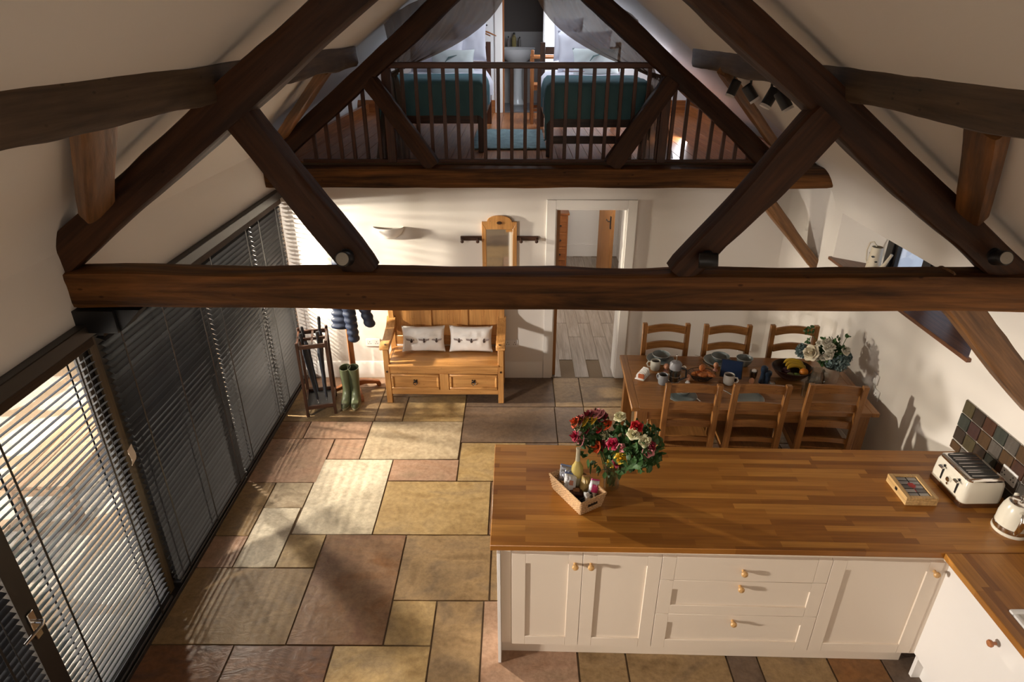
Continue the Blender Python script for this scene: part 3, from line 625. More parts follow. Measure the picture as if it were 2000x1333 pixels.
for i, (x, lab) in enumerate(((-.93, 'white linen cushion printed with three bees, left one on the settle'), (-.45, 'white linen cushion printed with three bees, right one on the settle'))):
    t = thing('cushion', lab, 'cushion', (x, 5.805, .575), 0, 'bee cushions on the settle', rot=(-.28, 0, .03-.05*i))
    pillowmesh(.44, .27, .11, .02, i*3).build('cover', M['linen'], t, ang=80, merge=True)
    b = MB(); wv = MB()
    for k in (-1, 0, 1):
        cx = k*.125+.01; yb = -.060 if k == 0 else -.052
        b.ball((cx, yb, -.018), .013, 8, 6, (1, .35, 1.15)); b.ball((cx, yb, .004), .008, 8, 5, (1, .35, 1))
        for s in (-1, 1):
            wv.add([(cx+s*.006, yb-.0042, .0), (cx+s*.056, yb-.003+ .006*(k != 0), .012), (cx+s*.05, yb-.003+.006*(k != 0), -.008), (cx+s*.01, yb-.0042, -.014)], [(0, 1, 2, 3)])
    b.build('bee_body', M['bee'], t); wv.build('bee_wings', M['beewing'], t)
# umbrella stand
def umbrella_stand():
    c = Vector((-1.93, 5.44, 0)); t = thing('umbrella_stand', 'dark wood square umbrella stand beside the farthest blind', 'stand', c, .25)
    a, bb, H = .13, .17, .80
    for sx in (-1, 1):
        for sy in (-1, 1): MB().box(sx*a-.014, sx*a+.014, sy*bb-.014, sy*bb+.014, 0, H).build('leg', M['dk_z'], t, bevel=.003)
    for z in (H-.05, .10):
        for sy in (-1, 1): MB().box(-a, a, sy*bb-.010, sy*bb+.010, z-.02, z+.02).build('rail', M['dk_x'], t, bevel=.002)
        for sx in (-1, 1): MB().box(sx*a-.010, sx*a+.010, -bb, bb, z-.02, z+.02).build('rail', M['dk_y'], t, bevel=.002)
    MB().box(-.009, .009, -bb, bb, H-.06, H-.035).build('divider', M['dk_y'], t); MB().box(-a, a, -.009, .009, H-.06, H-.035).build('divider', M['dk_x'], t)
    MB().box(-a, a, -bb, bb, .075, .09).build('drip_tray', M['black'], t)
    M['umb'] = plain('black_umbrella_cloth', (.02, .022, .03), .6)
    labs = ['black folded umbrella in the front left of the stand', 'black folded umbrella leaning at the back left of the stand', 'black folded umbrella in the front right of the stand', 'black folded umbrella at the back right of the stand, handle highest']
    for k, (x0, y0, x1, y1, zt) in enumerate(((-.02, -.10, -.09, -.10, .86), (-.02, .05, -.09, .10, .84), (.06, -.08, .06, -.09, .86), (.03, .08, .08, .10, .93))):
        q = Matrix.Rotation(.25, 3, 'Z'); A = q @ Vector((x0, y0, .095))+c; B = q @ Vector((x1, y1, zt))+c
        u = thing('umbrella', labs[k], 'umbrella', A, 0, 'folded umbrellas in the stand'); d = B-A; L = d.length; dn = d.normalized(); qq = dn.to_track_quat('Z', 'Y').to_matrix()
        R = []
        for i in range(9):
            s = i/8; r = lerp(.010, .026, s)*(1-.35*(s > .95)); ring = []
            for j in range(20):
                an = 2*PI*j/20+s*1.3; rr = r*(1+.22*math.sin(an*7)); ring.append(qq @ Vector((rr*math.cos(an), rr*math.sin(an), .05+s*(L-.2))))
            R.append(ring)
        MB().rings(R).build('canopy', M['umb'], u, ang=70)
        MB().tube([dn*.0, dn*.06], [.003, .006], 6).build('tip', M['chrome'], u)
        MB().tube([dn*(L-.16), dn*(L-.02), dn*L], [.013, .017, .012], 8).build('handle', M['black'], u)
umbrella_stand()
# coat stand
def coat_stand():
    c = Vector((-1.665, 5.755, 0)); t = thing('coat_stand', 'orange pine coat stand with four splayed feet in the far left corner', 'stand', c, .45)
    MB().box(-.026, .026, -.026, .026, .06, 1.72).build('pole', M['orange_z'], t, bevel=.004)
    for k in range(4):
        a = k*PI/2; q = Matrix.Rotation(a, 4, 'Z')
        MB().prism([(.02, .05), (.02, .12), (.10, .105), (.25, .06), (.265, .03), (.265, .0), (.225, .0), (.215, .035), (.10, .06)], 1, -.024, .024, q).build('foot', M['orange_x'], t, bevel=.004)
    for k in range(4):
        a = k*PI/2+.4; MB().tube([(0, 0, 1.62+.04*(k % 2)), (.08*math.cos(a), .08*math.sin(a), 1.65), (.11*math.cos(a), .11*math.sin(a), 1.70)], .010, 7).build('peg', M['orange_x'], t)
    M['navy'] = plain('navy_quilt', (.016, .024, .05), .55)
    # puffer jacket: body and two sleeves, quilted
    j = thing('puffer_jacket', 'navy quilted puffer jacket hanging on the coat stand', 'jacket', c+Vector((0, 0, 0)), 0)
    def quilt(b, A, B, r0, r1, fl, n=30, k=9, off=0):
        R = []; A, B = Vector(A), Vector(B); d = B-A
        ex = Vector((1, .3, 0)).normalized(); ey = Vector((-.3, 1, 0)).normalized()
        for i in range(n+1):
            s = i/n; bul = .78+.22*abs(math.sin(s*k*PI+off)); r = lerp(r0, r1, s)*bul
            if i == 0 or i == n: r *= .8
            R.append([A+d*s+ex*math.cos(2*PI*q/18)*r+ey*math.sin(2*PI*q/18)*r*fl*(1+.12*math.sin(3*2*PI*q/18)) for q in range(18)])
        b.rings(R)
    b = MB(); quilt(b, (.02, -.07, 1.42), (-.01, -.09, .76), .08, .13, .45, 44, 10); b.build('body', M['navy'], j, ang=80)
    b = MB(); quilt(b, (.05, -.15, 1.3), (.095, -.17, .65), .075, .055, .8, 44, 10); b.build('sleeve', M['navy'], j, ang=80)
    b = MB(); quilt(b, (.12, -.07, 1.35), (.25, -.10, .78), .07, .055, .8, 36, 8); b.build('sleeve', M['navy'], j, ang=80)
    b = MB(); quilt(b, (.02, -.06, 1.38), (.02, -.05, 1.62), .09, .06, .8, 8, 2); b.build('collar', M['navy'], j, ang=80)
coat_stand()
M['welly'] = plain('olive_rubber', (.10, .115, .06), .33, vary=.2, bscale=12); M['wellyin'] = plain('welly_lining', (.03, .035, .025), .8)
for i, (x, y, rz) in enumerate(((-1.69, 5.50, -.05), (-1.60, 5.50, .12))):
    t = thing('wellington_boot', ('olive green wellington boot, left of the pair before the coat stand', 'olive green wellington boot, right of the pair before the coat stand')[i], 'boot', (x, y, .0), rz, 'pair of wellington boots')
    R = []; n = 16
    # path: sole toe -> leg
    def ring(cy, cz, rx, ry, tiltx=0): return [Vector((rx*math.cos(2*PI*q/n), cy+ry*math.sin(2*PI*q/n)*math.cos(tiltx), cz+ry*math.sin(2*PI*q/n)*math.sin(tiltx))) for q in range(n)]
    R = [ring(-.02, .015, .046, .130), ring(-.02, .035, .047, .132), ring(-.015, .06, .046, .122), ring(-.0, .085, .044, .10, .25), ring(.02, .11, .043, .078, .35), ring(.035, .14, .043, .060, .25), ring(.04, .18, .044, .053, .1), ring(.04, .25, .048, .058), ring(.042, .33, .053, .064), ring(.045, .385, .055, .068, .1), ring(.045, .385, .049, .062, .1), ring(.042, .30, .046, .055), ring(.04, .2, .038, .045)]
    MB().rings(R).build('shaft', M['welly'], t, ang=60)
    S = [ring(-.02, .0, .047, .132), ring(-.02, .018, .050, .137), ring(-.02, .022, .046, .130)]; MB().rings(S).build('sole', plain('tan_sole', (.26, .22, .12), .6), t)
    MB().lathe([(.001, 0), (.036, 0)], c=(0, .04, .25), n=12, caps=False).build('lining', M['wellyin'], t)
# small hat above the stand
# dresser and open doors in the hall
t = thing('dresser', 'small reddish pine cabinet seen far down the hall through the doorway', 'cabinet', (.70, 9.8, 0))
MB().box(-.12, .10, -.2, .2, .0, .82).build('body', M['orange_z'], t, bevel=.004); MB().box(-.14, .12, -.22, .2, .82, .85).build('top', M['orange_x'], t, bevel=.004)
for z in (.1, .33, .56): 
    o = MB().box(-.10, .08, -.215, -.2, z, z+.2).build('drawer', M['orange_x'], t, bevel=.004); MB().ball((-.01, -.23, z+.1), .014).build('knob', M['black'], o)
t = struct(thing('door_3', None, None, (1.30, 8.35, 0.01), .10))
MB().box(-.02, .02, 0, .75, 0, 1.9).build('leaf', M['oak_z'], t, bevel=.003)
MB().box(-.03, -.02, .03, .07, .95, 1.12).tube([(-.03, .05, 1.05), (-.06, .05, 1.05), (-.06, .13, 1.06), (-.055, .16, 1.04)], .007, 7).build('handle', M['black'], t)
t = struct(thing('door_4', None, None, (1.50, 6.62, 0.01), .05))
MB().box(-.018, .018, 0, .72, 0, 1.95).build('leaf', M['white'], t, bevel=.003)
b = MB()
for z0, z1 in ((.12, .8), (.95, 1.8)): 
    for y0, y1 in ((.09, .33), (.40, .64)): b.box(-.024, -.018, y0, y1, z0, z1)
b.build('panel_moulding', M['white'], t, bevel=.004)
MB().box(-.03, -.018, .64, .68, .9, 1.05).tube([(-.03, .66, 1.0), (-.06, .66, 1.0), (-.06, .56, 1.0)], .007, 7).build('handle', M['black'], t)
#@@LOFT@@
# ------------------------------------------------------------------ loft
LZ = 2.29
lf = struct(MB().box(-2.9, 3.3, 6.02, 9.9, 2.2, LZ-.012).build('floor_loft', M['mortar']))
M['board'] = wood('loft_floorboard', (.28, .09, .025), (.48, .19, .06), 1, 1.2, .36, .03, knots=False)
for i in range(36):
    x = -2.5+i*.145; MB().box(x, x+.142, 6.03, 9.72, LZ-.014, LZ).build('floorboard', M['board'], lf, bevel=.0015)
BY = 9.72; lw = MB()
lw.box(-3, -.205, BY, BY+.12, LZ, 4.6); lw.box(.385, 3.4, BY, BY+.12, LZ, 4.6); lw.box(-.205, .385, BY, BY+.12, 4.35, 4.6); struct(lw.build('wall_loft_end', M['plasterloft']))
d = MB(); d.box(-.295, -.205, BY-.02, BY, LZ, 4.4).box(.385, .455, BY-.02, BY, LZ, 4.4).box(-.21, -.19, BY, BY+.12, LZ, 4.35).box(.37, .39, BY, BY+.12, LZ, 4.35); struct(d.build('door_2', M['white'], bevel=.002))
struct(MB().box(-.188, -.165, BY+.0, BY+.05, LZ, 4.35).build('trim_6', M['orange_z']))
struct(MB().box(-2.6, -.30, BY-.02, BY, LZ, LZ+.17).box(.46, 3, BY-.02, BY, LZ, LZ+.17).build('baseboard_loft', M['orange_x']))
struct(MB().box(2.42, 2.46, 6.1, 9.7, LZ, LZ+.12).box(-2.15, -2.11, 6.1, 9.7, LZ, LZ+.12).build('baseboard_loft_side', M['orange_y']))
# bathroom
struct(MB().box(-.9, 1.1, BY+.1, 11.2, LZ-.1, LZ).build('floor_bathroom', plain('grey_tile', (.12, .11, .11), .35)))
struct(MB().box(-.9, 1.1, 11.0, 11.1, LZ, 3.33).build('wall_bathroom', plain('bath_tile', (.42, .38, .35), .4)))
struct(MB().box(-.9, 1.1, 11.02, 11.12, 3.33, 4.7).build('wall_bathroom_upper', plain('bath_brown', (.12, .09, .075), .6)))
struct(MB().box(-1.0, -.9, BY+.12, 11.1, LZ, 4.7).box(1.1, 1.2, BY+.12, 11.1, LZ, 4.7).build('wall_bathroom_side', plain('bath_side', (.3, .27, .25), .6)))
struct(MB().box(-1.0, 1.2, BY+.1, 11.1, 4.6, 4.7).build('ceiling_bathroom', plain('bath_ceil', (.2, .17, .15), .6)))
t = thing('pedestal_basin', 'white pedestal wash basin in the dim bathroom beyond the loft doorway', 'basin', (.02, 10.72, LZ))
MB().lathe([(.10, 0), (.11, .02), (.075, .1), (.07, .5), (.10, .62)], n=18).build('pedestal', M['ceramic'], t)
MB().lathe([(.10, .6), (.20, .68), (.25, .76), (.255, .80), (.235, .80), (.2, .74), (.1, .70), (.001, .70)], n=24, M=Matrix.Diagonal((1.1, .85, 1)), caps=False).build('bowl', M['ceramic'], t)
MB().box(-.27, .27, .12, .24, .74, .83).build('ledge', M['ceramic'], t, bevel=.01)
for i, (px, r, h, c, lab) in enumerate(((993, .022, .15, (.25, .2, .18), 'slim dark bottle on the left of the basin ledge'), (1004, .035, .20, (.42, .32, .12), 'taller amber bottle in the middle of the basin ledge'), (1015, .022, .14, (.25, .22, .2), 'slim grey bottle on the right of the basin ledge'))):
    p = at(px, 103, Y=10.88); t = thing('bottle', lab, 'bottle', (p.x, 10.88, LZ+.83), 0, 'toiletry bottles on the basin')
    MB().lathe([(r*.9, 0), (r, .01), (r, h*.65), (r*.4, h*.78), (r*.4, h*.85)], n=14).build('body', plain('bottle_%d' % i, c, .3), t)
    MB().lathe([(r*.45, h*.85), (r*.45, h)], n=10).build('cap', M['black'], t)
# balustrade
bl = thing('balustrade', 'red brown wooden balustrade along the edge of the loft', 'railing', (0, 6.0, LZ))
def raf(x): return 3.40+.79*(x+.70)+.10 if x < .03 else 3.40-.80*(x-.784)+.10
x0r, x1r = -1.13, 1.32
b = MB().box(x0r-.02, x1r+.02, -.03, .03, .795, .845); b.build('handrail', M['rail_x'], bl, bevel=.006)
MB().box(-1.95, 2.15, -.022, .022, .0, .03).build('bottom_rail', M['rail_x'], bl, bevel=.003)
x = -1.83
while x < 2.12:
    top = min(.80, raf(x)-LZ+.02)
    if top > .08: MB().box(-.016, .016, -.015, .015, .03, top).build('baluster', M['rail_z'], bl, (x, 0, 0), bevel=.002)
    x += .1195
for xx in (x0r, x1r): MB().box(xx-.04, xx+.04, -.035, .035, 0, .80).build('newel_post', M['rail_z'], bl, bevel=.003)
# beds
M['teal'] = plain('teal_wool', (.085, .20, .235), .9, bump=.3, bscale=40, vary=.2); M['sheet'] = plain('pale_sheet', (.72, .72, .80), .8, bump=.1, bscale=12); M['pale'] = plain('pale_green_pillow', (.62, .68, .68), .8, bump=.1, bscale=12)
def bed(label, xc, y0, w, L, wm, low_rail, tl, side):
    t = thing('single_bed', label, 'bed', (xc, y0, LZ))
    for sx in (-1, 1):
        for sy, hh in ((.03, .46), (L-.03, .95)): MB().box(sx*(w/2-.03)-.03, sx*(w/2-.03)+.03, sy-.03, sy+.03, 0, hh).build('leg', wm[2], t, bevel=.004)
        MB().box(sx*(w/2-.02)-.015, sx*(w/2-.02)+.015, .05, L-.05, .27, .37).build('side_rail', wm[1], t, bevel=.003)
    MB().box(-w/2+.06, w/2-.06, .015, .045, .27, .40).build('foot_rail', wm[0], t, bevel=.003)
    if low_rail: MB().box(-w/2+.06, w/2-.06, .015, .045, .12, .19).build('foot_rail', wm[0], t, bevel=.003)
    for z in (.5, .65, .82): MB().box(-w/2+.06, w/2-.06, L-.045, L-.015, z, z+.08).build('head_rail', wm[0], t, bevel=.003)
    for k in range(10): MB().box(-w/2+.03, w/2-.03, .1+k*(L-.25)/9, .17+k*(L-.25)/9, .345, .36).build('slat', wm[0], t)
    MB().box(-w/2+.03, w/2-.03, .05, L-.06, .37, .58).build('mattress', M['sheet'], t, bevel=.05, seg=3)
    # duvet
    def fn(u, v):
        X = (u-.5)*(w+.30); y = .10+v*(L-.25); ax = abs(X); hw = w/2-.0
        z = .645+.01*noise.noise(Vector((X*4, y*3, xc)))
        if ax > hw-.06:
            k = ax-(hw-.06); z -= k*1.15+.02*math.sin(y*9)*k*4; X = math.copysign(hw-.06+min(k, .08)+.015*math.sin(y*8+1), X)
        return (X, y, z)
    MB().grid(24, 24, fn, .03).build('duvet', M['sheet'], t, ang=80)
    # throw blanket: top level
    th = thing('throw_blanket', tl, 'blanket', (xc, y0, LZ))
    def fn2(u, v):
        s = v*1.15; X = (u-.5)*(w+.42); ax = abs(X); hw = w/2
        y = -.045 if s < .32 else -.045+(s-.32); z = .672-(.32-s if s < .32 else 0)
        if s < .32: y += .012*math.sin(X*17+1)*(1-s/.32)
        if .27 < s < .37: y -= 0; z = min(z, .672)-.012*(1-abs(s-.32)/.05); 
        if ax > hw-.05:
            k = ax-(hw-.05); X = math.copysign(hw-.05+.07*min(1, k/.07)+.03*math.sin(y*11)*(k > .1)*.4, X); z -= max(0, k-.03)*1.25
            if s < .32: z -= k*.35; y += .05*k*4
        z += .006*noise.noise(Vector((X*5, s*5, xc)))
        return (X, y, max(z, .16))
    MB().grid(40, 26, fn2, .012).build('cloth', M['teal'], th, ang=80)
    return t
wl_ = [M['rail_x'], M['rail_y'], M['rail_z']]; wo = [M['dk_x'], M['dk_y'], M['dk_z']]
bed('single bed in the left half of the loft under a teal throw', -.80, 6.50, .98, 2.1, wl_, False, 'dark teal throw over the foot of the left loft bed', 1)
bed('single bed in the right half of the loft with a low foot rail', .76, 6.25, .95, 2.1, wo, True, 'dark teal throw over the foot of the right loft bed', -1)
for i, (x, y, z, w, h, m, rx, lab) in enumerate(((-.92, 8.10, .80, .62, .40, 'sheet', -.3, 'pale grey pillow standing at the head of the left loft bed'), (-.72, 7.9, .74, .50, .32, 'pale', -.45, 'pale green pillow leaning in front on the left loft bed'), (-.55, 8.3, .95, .40, .42, 'sheet', -.15, 'blue grey frilled pillow upright behind the others on the left bed'),
        (.78, 8.0, .86, .62, .44, 'sheet', -.2, 'pale lilac pillow standing at the head of the right loft bed'), (.88, 7.7, .76, .52, .32, 'pale', -.45, 'pale green pillow with leaf print on the right loft bed'), (.60, 8.15, .98, .34, .46, 'sheet', -.1, 'tall grey pillow at the left of the right bed head'))):
    t = thing('pillow', lab, 'pillow', (x, y, LZ+z), rot=(rx, 0, .05), group='pillows on the loft beds')
    pillowmesh(w, h, .15, .01, i).build('cover', M[m], t, ang=80, merge=True)
    if m == 'pale': MB().tube([(-.08, -.085, -.02), (-.04, -.088, .03), (.05, -.08, .06)], [.004, .010, .003], 6).build('leaf_print', plain('leafprint%d' % i, (.1, .16, .16), .8), t)
o = MB().grid(30, 50, lambda u, v: ((u-.5)*.76+.01*noise.noise(Vector((v*9, 1, 0))), (v-.5)*1.3, .022+.010*noise.noise(Vector((u*24, v*40, 3)))-.004+.002*(1 if 0 < u < 1 and 0 < v < 1 else -1)), .014).build('rug', plain('teal_shag', (.20, .29, .31), .95, bump=1, bscale=60, vary=.5), None, (-.075, 7.28, LZ+.004), ang=80)
tag(o, 'shaggy grey teal rug on the loft floorboards between the beds', 'rug')
# open book on the right bed
t = thing('book', 'thin book lying on the white duvet of the right loft bed', 'book', (.62, 7.46, LZ+.682), .2)
MB().box(-.1, .1, -.07, .07, 0, .008).build('cover', plain('pinkish_cover', (.5, .35, .35), .6), t); MB().box(-.095, .097, -.067, .067, .008, .016).build('pages', M['sheet'], t)
# chair in the loft
t = thing('armchair', 'small orange wood chair between the loft doorway and the right bed', 'chair', (.40, 8.75, LZ))
for x, h in ((-.20, .86), (.20, .98)):
    for y in (-.2, .2): MB().box(x-.02, x+.02, y-.02, y+.02, 0, h if x > 0 or y < 0 else .8).build('leg', M['orange_z'], t, bevel=.003)
for y in (-.2, .2): MB().box(-.22, .22, y-.022, y+.022, .76, .79).build('armrest', M['orange_x'], t, bevel=.004)
for y in (-.2, .2):
    for z in (.15, .40): MB().box(-.2, .2, y-.014, y+.014, z, z+.035).build('stretcher', M['orange_x'], t)
MB().box(-.2, .2, -.2, .2, .44, .465).build('seat', M['orange_x'], t, bevel=.005); MB().box(.18, .22, -.18, .18, .92, .98).box(.185, .215, -.18, .18, .6, .66).build('back_rail', M['orange_y'], t)
# clothes rail with hangers
t = thing('clothes_rail', 'short chrome clothes rail on the loft end wall', 'rail', (-.52, 9.72, 3.42))
MB().tube([(-.3, -.0, 0), (-.3, -.22, 0), (.12, -.22, 0)], .011, 8).tube([(.12, -.22, 0), (.12, 0, 0)], .011, 8).build('bar', M['black'], t)
for k in range(4):
    t = thing('coat_hanger', 'wooden coat hanger, number %s from the right on the loft clothes rail' % ('one', 'two', 'three', 'four')[k], 'hanger', (-.46-.07*k, 9.49, 3.42), .35+.12*k, 'wooden hangers on the loft rail')
    t['label'] = ('rightmost wooden hanger on the loft clothes rail', 'second wooden hanger from the right on the loft clothes rail', 'third wooden hanger from the right on the loft clothes rail', 'leftmost wooden hanger on the loft clothes rail')[k]
    MB().tube([(-.20, 0, -.13), (-.1, 0, -.09), (0, 0, -.06), (.1, 0, -.09), (.20, 0, -.13)], [.007, .011, .012, .011, .007], 8, flat=1.4).build('yoke', M['orange_x'], t)
    MB().tube([(0, 0, -.06), (0, 0, -.01), (.016, 0, .004), (.004, 0, .018), (-.012, 0, .012)], .002, 5).build('hook', M['chrome'], t)
# curtains
M['sheer'] = sheer('brown_voile', (.18, .115, .075), .86)
def curtain(label, s):
    t = thing('curtain', label, 'curtain', (0, 6.12, LZ)); c = 1.19*(1 if s > 0 else -.96)
    b = MB()
    # upper sweep: from top line near centre to tie point
    def up(u, v):
        # v 0 top -> 1 tie ; u 0 inner edge ->1 outer
        topx = lerp(.13, 1.05, u) if s > 0 else lerp(-.02, -1.15, u); topz = 1.72-.55*u**1.0
        tx, tz = (1.22 if s > 0 else -1.10), .74-.05*(1-u)
        sag = 0; k = v**lerp(3.0, 1.15, u**.7)
        x = lerp(topx, tx, k); z = lerp(topz, tz, v)-sag*(1 if 1 else 0)*v
        spread = 1-.82*v**2
        fold = math.sin(u*46+v*2)*.022*(.45+.55*(1-v))+math.sin(u*19+1)*.02*(1-v)
        return (x+(u-.5)*.10*v, fold*spread*1.3, z+(u-.5)*-.10*v+.012*math.sin(u*30)*v)
    b.grid(90, 22, up)
    def lo(u, v):
        tx = 1.24 if s > 0 else -1.12
        w = lerp(.10, .34, v**.8); x = tx+(u-.5)*w*1.0+(.06*v**2 if s > 0 else -.02*v); z = lerp(.74, .01, v)
        fold = math.sin(u*34+v*1.2)*lerp(.018, .040, v); return (x+.012*math.sin(u*20+v*3), fold+.02*math.sin(v*5), z)
    b.grid(60, 16, lo); b.build('drape', M['sheer'], t, ang=85)
    MB().lathe([(.066, -.014), (.072, 0), (.066, .014)], c=(1.23 if s > 0 else -1.11, 0, .735), n=16, M=Matrix.Rotation(.25*s, 3, 'Y') @ Matrix.Diagonal((1, .8, 1))).build('tie_back', M['sheer'], t)
curtain('sheer brown curtain tied back at the left end of the loft', -1)
curtain('sheer brown curtain tied back at the right end of the loft', 1)
#@@KITCHEN@@
# ------------------------------------------------------------------ kitchen peninsula
KO = Vector((-.10, 2.605, 0)); KR = -.0215; KM = Matrix.Translation(KO) @ Matrix.Rotation(KR, 4, 'Z')
def staves(name, rot):
    m, nt, b, L = nodes(name); N = nt.nodes.new
    tc = N('ShaderNodeTexCoord'); mp = N('ShaderNodeMapping'); mp.inputs['Rotation'].default_value = (0, 0, rot); L.new(tc.outputs['Object'], mp.inputs[0])
    br = N('ShaderNodeTexBrick'); br.inputs['Scale'].default_value = 1; br.inputs['Brick Width'].default_value = .46; br.inputs['Row Height'].default_value = .043
    br.inputs['Mortar Size'].default_value = .0004; br.inputs['Mortar Smooth'].default_value = 0; br.offset = .37; br.offset_frequency = 2; br.squash = 1.5; br.squash_frequency = 3
    br.inputs['Color1'].default_value = (0, 0, 0, 1); br.inputs['Color2'].default_value = (1, 1, 1, 1); br.inputs['Mortar'].default_value = (.3, .3, .3, 1); L.new(mp.outputs[0], br.inputs['Vector'])
    cr = N('ShaderNodeValToRGB'); e = cr.color_ramp.elements; e[0].color = (.26, .095, .014, 1); e[1].color = (.52, .235, .045, 1); q = e.new(.5); q.color = (.40, .16, .026, 1); L.new(br.outputs['Color'], cr.inputs[0])
    m2 = N('ShaderNodeMapping'); m2.inputs['Scale'].default_value = (3, 60, 3); L.new(mp.outputs[0], m2.inputs[0]); n = N('ShaderNodeTexNoise'); n.inputs['Scale'].default_value = 1; n.inputs['Detail'].default_value = 6; n.inputs['Distortion'].default_value = .5; L.new(m2.outputs[0], n.inputs['Vector'])
    c2 = N('ShaderNodeValToRGB'); c2.color_ramp.elements[0].position = .3; c2.color_ramp.elements[0].color = (.6, .55, .5, 1); c2.color_ramp.elements[1].position = .65; L.new(n.outputs[0], c2.inputs[0])
    mx = N('ShaderNodeMixRGB'); mx.blend_type = 'MULTIPLY'; mx.inputs[0].default_value = .65; L.new(cr.outputs[0], mx.inputs[1]); L.new(c2.outputs[0], mx.inputs[2]); L.new(mx.outputs[0], b.inputs['Base Color'])
    b.inputs['Roughness'].default_value = .36; b.inputs['Specular IOR Level'].default_value = .45
    return m
fl_, fr_ = at(957, 1066, Z=.91), (2.28, 2.553); bl_ = at(967, 868, Z=.91)
o = MB().prism([(fl_.x, fl_.y), (2.28, 2.555), (2.899, 2.555), (2.899, 3.462), (bl_.x, bl_.y)], 2, .872, .91).build('worktop', staves('stave_worktop', -KR), bevel=.003)
tag(o, 'long oiled hardwood stave worktop of the peninsula carrying roses, basket and toaster', 'worktop')
o = MB().prism([(2.28, 2.553), (2.28, .7), (2.36, .7), (2.36, 2.185), (2.84, 2.185), (2.84, .7), (2.899, .7), (2.899, 2.553)], 2, .872, .91).build('worktop', staves('stave_worktop_side', PI/2), bevel=.003)
tag(o, 'hardwood stave worktop of the right hand run, around the white sink', 'worktop')
M['knob'] = plain('birch_knob', (.62, .36, .14), .35); M['knob2'] = plain('brown_knob', (.42, .16, .06), .35)
def knob(parent, x, z, m='knob', M3=None):
    q = Matrix.Rotation(PI/2, 3, 'X')
    MB().lathe([(.009, 0), (.008, .010), (.010, .016), (.0165, .021), (.0185, .029), (.015, .036), (.006, .039), (.001, .0395)], n=16, M=q, caps=False, c=(x, -.02, z)).build('knob', M[m], parent)
def front(parent, name, x0, x1, z0, z1, kx, kz, panel=True, fr=.075, mat='cab', km='knob'):
    b = MB(); y0, y1 = -.020, 0
    if panel:
        b.box(x0, x0+fr, y0, y1, z0, z1); b.box(x1-fr, x1, y0, y1, z0, z1); b.box(x0+fr, x1-fr, y0, y1, z0, z0+fr*.9); b.box(x0+fr, x1-fr, y0, y1, z1-fr*.9, z1)
        o = b.build(name, M[mat], parent, bevel=.0012); MB().box(x0+fr, x1-fr, -.010, -.002, z0+fr*.9, z1-fr*.9).build('inner_panel', M[mat], o)
    else:
        b.box(x0, x0+fr-.001, y0, y1, z0, z1); b.box(x1-fr+.001, x1, y0, y1, z0, z1); b.box(x0+fr, x1-fr, y0, y1, z0, z1); o = b.build(name, M[mat], parent, bevel=.0012)
    knob(o, kx, kz, km); return o
def unit(name, label, x0, x1):
    t = thing(name, label, 'cabinet', KM @ Vector((x0, 0, 0)), KR); w = x1-x0
    MB().box(0, w, .001, .58, .15, .871).build('body', M['cab'], t)
    MB().box(.0, w, .055, .07, 0, .15).build('plinth', M['cab'], t)
    return t, w
o = thing('end_panel', 'tall cream end panel at the open left end of the peninsula', 'panel', KM @ Vector((.012, 0, 0)), KR); MB().box(-.009, .009, -.03, .60, 0, .871).build('board', M['cabw'], o, bevel=.001)
M_b = MB().box(.022, 2.40, .585, .60, 0, .871).build('back_panel', M['cab']); M_b.matrix_world = KM; tag(M_b, 'cream back panel of the peninsula facing the dining table', 'panel')
g_ = .0015
t, w = unit('base_cabinet', 'cream double door base cabinet at the left end of the peninsula', .022, .895)
MB().box(0, .055, -.004, .0, .15, .871).build('filler_strip', M['cab'], t)
front(t, 'door', .062, .447-g_, .155, .862, .405, .80); front(t, 'door', .447+g_, w-g_, .155, .862, .49, .80)
t, w = unit('drawer_cabinet', 'cream base cabinet with three drawers in the middle of the peninsula', .895, 1.80)
for z0, z1, pn, kz in ((.695, .862, False, .775), (.435, .692, True, .66), (.155, .432, True, .39)): front(t, 'drawer', g_, w-g_, z0, z1, w/2-.012, kz, pn)
t, w = unit('base_cabinet', 'cream single door base cabinet at the inner corner of the peninsula', 1.80, 2.405)
front(t, 'door', g_, w-.02, .155, .862, w-.06, .80); MB().box(w-.018, w+.035, -.016, 0, .15, .868).build('filler_strip', M['cab'], t)
# right run
RX = 2.315
t = thing('base_cabinet', 'white plain fronted cabinet below the right worktop near the sink', 'cabinet', (RX, 2.548, 0), -PI/2)
MB().box(0, .31, .03, .57, .15, .871).box(.31, 1.13, .03, .57, .15, .66).box(1.13, 1.8, .03, .57, .15, .871).box(.31, 1.13, .03, .045, .66, .871).build('body', M['cab'], t)
MB().box(0, .22, -.0, .03, .155, .871).build('filler_panel', M['cabw'], t, bevel=.001); MB().box(.222, .83, -.004, .03, .16, .865).box(.833, 1.75, -.004, .03, .16, .865).build('door', M['cabw'], t, bevel=.001)
knob(t, .44, .775, 'knob2'); MB().box(.0, 1.8, .05, .065, 0, .15).box(.03, .055, .0, .09, 0, .16).build('plinth', M['cabw'], t, bevel=.001)
